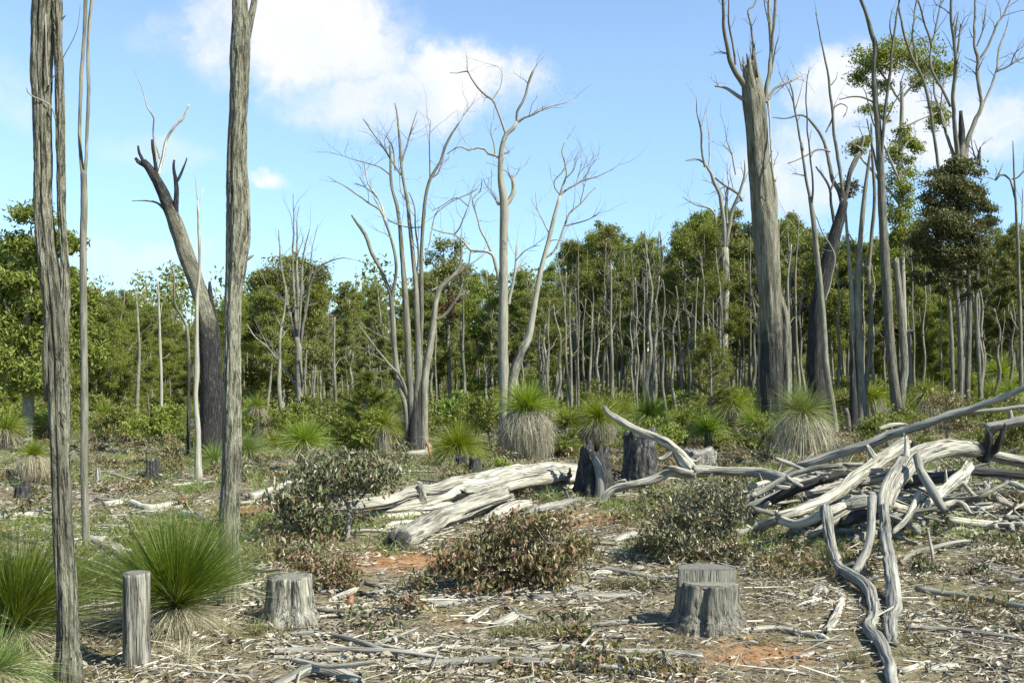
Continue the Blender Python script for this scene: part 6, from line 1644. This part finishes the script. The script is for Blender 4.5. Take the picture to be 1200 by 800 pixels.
def build_litter():
    rg = np.random.default_rng(91)
    # leaves
    m = MB()
    p = scatter(185000, rg, 1.45)
    n = len(p)
    L = rg.uniform(.02, .075, (n, 1)) * (1 + p[:, 1:2] * .03)
    a = rg.uniform(0, 6.283, n)
    ax = np.stack([np.cos(a), np.sin(a), rg.normal(0, .22, n)], -1)
    sd_ = np.stack([-np.sin(a), np.cos(a), rg.normal(0, .45, n)], -1)
    asp = rg.uniform(.16, .42, (n, 1))
    c = p + np.array([0, 0, .012]) + np.array([0, 0, .045]) * rg.random((n, 1))
    v = np.stack([c - ax * L / 2, c + sd_ * L * asp / 2 + np.array([0, 0, .006]), c + ax * L / 2, c - sd_ * L * asp / 2 + np.array([0, 0, .004])], 1)
    m.add(v.reshape(-1, 3), np.arange(n * 4).reshape(-1, 4))
    o = m.build('leaf_litter', M['litter'], None, smooth=False, stuff=True)
    o['label'] = 'dry fallen leaves and bark flakes over the clearing'
    # twigs
    m = MB()
    p = scatter(60000, rg, 1.35)
    n = len(p)
    L = rg.lognormal(-2.0, .6, (n, 1))
    L = np.minimum(L, .45)
    r = (L * .010 + .002) * rg.uniform(.6, 1.5, (n, 1))
    a = rg.uniform(0, 6.283, n)
    ax = np.stack([np.cos(a), np.sin(a) * .8, rg.normal(0, .13, n)], -1)
    b = np.stack([-np.sin(a), np.cos(a), np.zeros(n)], -1)
    up = np.array([0, 0, 1.0])
    rows = []
    c = p + up * (r + .012 + L * .06 * rg.random((n, 1)))
    for sgn, k in ((-1, 1.0), (0, .95), (1, .6)):
        e = c + ax * L / 2 * sgn + (b * L * .06 * rg.normal(0, 1, (n, 1)) if sgn == 0 else 0)
        rows += [e + b * r * k, e + up * r * k, e - b * r * k, e - up * r * k]
    v = np.stack(rows, 1)
    q = []
    base = np.arange(n) * 12
    for s0 in (0, 4):
        for j in range(4):
            q.append(np.stack([base + s0 + j, base + s0 + (j + 1) % 4, base + s0 + 4 + (j + 1) % 4, base + s0 + 4 + j], -1))
    m.add(v.reshape(-1, 3), np.concatenate(q))
    o = m.build('twig_litter', M['twiglit'], None, smooth=False, stuff=True)
    o['label'] = 'small fallen twigs and bark strips over the clearing'
    # low sprigs
    m = MB()
    msk = lambda x, y: rg.random(len(x)) < np.clip((fbm(np.stack([x / 1.6, y / 1.6, x * 0 + 9], -1), 3, 71) - .36) * 5, .06, 1)
    p = scatter(18000, rg, 1.15, far=40, soil_cut=.9, mask=msk)
    for tall, share in ((.045, .5), (.085, .4), (.14, .1)):
        k = rg.random(len(p)) < share
        pp = np.repeat(p[k], 22, 0)
        kk = len(pp)
        dirs = sphere_dirs(kk, 15, 85, rg)
        org = pp + np.concatenate([rg.normal(0, .055, (kk, 2)), np.zeros((kk, 1))], 1)
        blades(m, org, dirs, tall * rg.uniform(.5, 1.5, kk) * (1 + pp[:, 1] * .02), .006, .25, rg, 1, .02)
    o = m.build('ground_cover', M['cover'], None, smooth=False, stuff=True)
    o['label'] = 'low grey-green and brown heath sprigs over the clearing'
    # grass between the grass trees at the back
    m = MB()
    msk = lambda x, y: rg.random(len(x)) < np.clip((fbm(np.stack([x / 2.5, y / 2.5, x * 0 + 3], -1), 3, 81) - .40) * 6, .04, 1)
    p = scatter(8000, rg, .85, near=11, far=44, mask=msk)
    pp = np.repeat(p, 26, 0)
    kk = len(pp)
    org = pp + np.concatenate([rg.normal(0, .13, (kk, 2)), np.zeros((kk, 1))], 1)
    blades(m, org, sphere_dirs(kk, 30, 88, rg), rg.uniform(.1, .36, kk), .012, .35, rg, 2, .03)
    o = m.build('grass', M['grass'], None, smooth=False, stuff=True)
    o['label'] = 'short green and straw grass at the back of the clearing'



# where logs, stumps and the post stand nothing else grows
CLEAR = [(*G(px, py).xy, r_) for px, py, r_ in [(1022, 705, .45), (1025, 722, .45), (1021, 740, .45), (1029, 755, .45), (1038, 772, .45), (1047, 795, .45), (1044, 690, .4), (1045, 715, .45), (1043, 745, .45), (1010, 690, .4),
                                                (154, 787, .5), (154, 800, .5), (333, 740, .45), (837, 750, .55), (820, 762, .4), (860, 762, .4), (470, 655, .6), (500, 640, .5), (80, 808, .5), (880, 768, .5)]]


def tangle():
    rg = np.random.default_rng(99)
    for k in range(84):
        px = rg.uniform(850, 1240)
        py = rg.uniform(575, 628) if px > 900 else rg.uniform(585, 615)
        g = G(px, py)
        a = rg.normal(0.3, .7) if rg.random() < .7 else rg.uniform(0, 3.14)
        L = rg.uniform(.6, 2.2)
        r_ = rg.uniform(.016, .05)
        z0 = rg.uniform(.02, .42) if abs(px - 1010) < 120 else .03
        tilt = rg.normal(0, .2)
        dv = np.array([math.cos(a) * math.cos(tilt), math.sin(a) * math.cos(tilt), math.sin(tilt)])
        c = np.array([g.x, g.y, g.z + z0])
        side = np.array([-dv[1], dv[0], rg.uniform(-.3, .5)])
        pts = [[*(c + dv * L * (f - .5) + side * L * .06 * math.sin(f * 5 + k)), r_ * (1.1 - .6 * f)] for f in np.linspace(0, 1, 5)]
        m = MB()
        pos, rad, T = tube(m, pts, seg=10, step=.06, amp=.004, lump=.2, jag=.06, jag0=.05, grooves=2, wob=.08, lift=True)
        mt = M['silver' if rg.random() < .55 else 'dead']
        where = 'under the sawn forked log' if px < 985 else 'beneath the bending bleached log' if px < 1075 else 'in the shaded end of the pile'
        t = thing('fallen_branch', 'one of the broken grey limbs tangled ' + where, 'branch', (g.x, g.y, g.z), 'broken limbs tangled ' + where)
        m.build('main_stem', mt, t)
        for q in range(int(rg.integers(1, 3))):
            i = int(len(pos) * rg.uniform(.4, .8))
            b = MB()
            dd = T[i] + rg.normal(0, .6, 3)
            twigs(b, pos[i], dd / np.linalg.norm(dd), L * rg.uniform(.25, .5), rad[i] * .6, 0, rg, .1, 7)
            b.build('branch', mt, t)


tangle()


def scatter_sticks():
    rg = np.random.default_rng(95)
    protos = []
    for k in range(8):
        m = MB()
        L = rg.uniform(.35, 1.0)
        r_ = rg.uniform(.008, .022)
        ph = rg.uniform(0, 6)
        pts = [[L * (f - .5), .10 * L * math.sin(f * 4 + ph), r_ * .8 + .05 * L * f * rg.random(), r_ * (1 - .45 * f)] for f in np.linspace(0, 1, 5)]
        pos, rad, T = tube(m, pts, seg=8, step=.05, amp=.002, kf=60, lump=.2, jag=.02, jag0=.02, wob=.03)
        protos.append(m.mesh('stick', M['dead' if k % 2 else 'silver']))
    n = 0
    while n < 270:
        p = scatter(1, rg, 1.25, near=6.7, far=20)
        if not len(p):
            continue
        p = p[0]
        if any((p[0] - gx) ** 2 + (p[1] - gy) ** 2 < (gr_ * 1.3) ** 2 for gx, gy, gr_ in CLEAR):
            continue
        px = 600 + p[0] / p[1] * F
        side = 'by the narrow stump' if px < 480 else 'around the spreading red-brown shrub' if px < 700 else 'around the broad stump' if px < 930 else 'on the litter slope past the snaking log'
        far = 'short sticks strewn ' if p[1] < 9.5 else 'sticks strewn further back '
        o = bpy.data.objects.new('stick', protos[int(rg.integers(8))])
        COL.objects.link(o)
        o.location = p
        o.rotation_euler = (rg.normal(0, .05), rg.normal(0, .06), rg.normal(0, .8))
        k = rg.uniform(.6, 1.8)
        o.scale = (k, k, k)
        tag(o, ('one of the weathered ' + far + side), 'stick', far + side)
        n += 1


def more_grass_trees():
    src = {o['label'][:22]: o for o in bpy.data.objects if o.name.startswith('grass_tree') and 'label' in o}
    pick = [o for o in bpy.data.objects if o.get('category') == 'grass tree' and 20 < o.location.y < 40]
    rg = np.random.default_rng(97)
    for px, d, k, lab in [(8, 27, .9, 'low green grass tree at the photo edge beyond the charred stump end'), (62, 30, .9, 'green grass tree peeping out between the two nearest trunks'), (120, 29, .85, 'squat grass tree right behind the slender forked pole tree'),
                          (140, 33, .9, 'dull green grass tree under the yellow-green saplings'), (228, 31, .8, 'small grass tree at the foot of the thin pale kinked pole'), (300, 30, .9, 'green grass tree just past the thick crownless trunk'), (400, 27, .8, 'green grass tree between the mop-headed one and the feathery sapling'),
                          (465, 30, .8, 'grass tree in shade beside the many-stemmed dead tree'), (590, 33, .8, 'small grass tree right behind the dead tree with a leaning stem'), (640, 31, .9, 'green grass tree just behind the shaggiest one'), (685, 33, .9, 'green grass tree behind the pale bell-skirted one'),
                          (780, 33, 1.0, 'broad green grass tree behind the cut brown scrub'), (880, 28, .8, 'low grass tree between the olive sapling and huge snapped trunk'), (905, 35, .9, 'grass tree shadowed directly behind the huge snapped trunk'), (998, 36, .8, 'small grass tree behind the stem cluster'),
                          (1040, 37, .9, 'green grass tree behind the twin-trunked grey tree'), (1070, 34, .8, 'grass tree beyond the green cushion near the long pole'), (1140, 33, .8, 'grass tree close in front of the bronze-leaved tree'), (1185, 34, .9, 'lime-green grass tree behind the raised end of the long pole'), (1135, 46, .9, 'distant grass tree among the bronze-leaved tree trunks')]:
        o = copy_thing(pick[int(rg.integers(len(pick)))])
        x = (px - 600) / F * d
        o.location = (x, d, h(x, d))
        o.rotation_euler = (rg.normal(0, .06), rg.normal(0, .06), rg.uniform(0, 6.28))
        o.scale = (k, k, k * rg.uniform(.8, 1.2))
        o['label'] = lab


more_grass_trees()
scatter_sticks()


def build_scrub():
    rg = np.random.default_rng(93)
    for leaf, n, name, lab, sz in (('redleaf', 560, 'low_scrub', 'knee-low brown scrub dotted over the clearing', .055), ('shrubleaf', 480, 'low_shrubs', 'knee-low grey-green scrub dotted over the clearing', .055), ('cover', 420, 'heath', 'low wiry heath cushions over the clearing', .05)):
        m = MB()
        p = scatter(n, rg, .85, near=7, far=36)
        for q in p:
            if any((q[0] - gx) ** 2 + (q[1] - gy) ** 2 < gr_ ** 2 for gx, gy, gr_ in CLEAR):
                continue
            k = rg.uniform(.10, .34) * (.75 + q[1] * .018)
            leaves(m, q + (0, 0, k * .45), int(70 + 260 * k), (k * 1.25, k * 1.1, k * .6), sz * (1 + q[1] * .02), rg, .42 if leaf != 'cover' else .16, .2 if leaf != 'cover' else -.5, sub=5)
        o = m.build(name, M[leaf], None, smooth=False, stuff=True)
        o['label'] = lab


build_scrub()
build_litter()
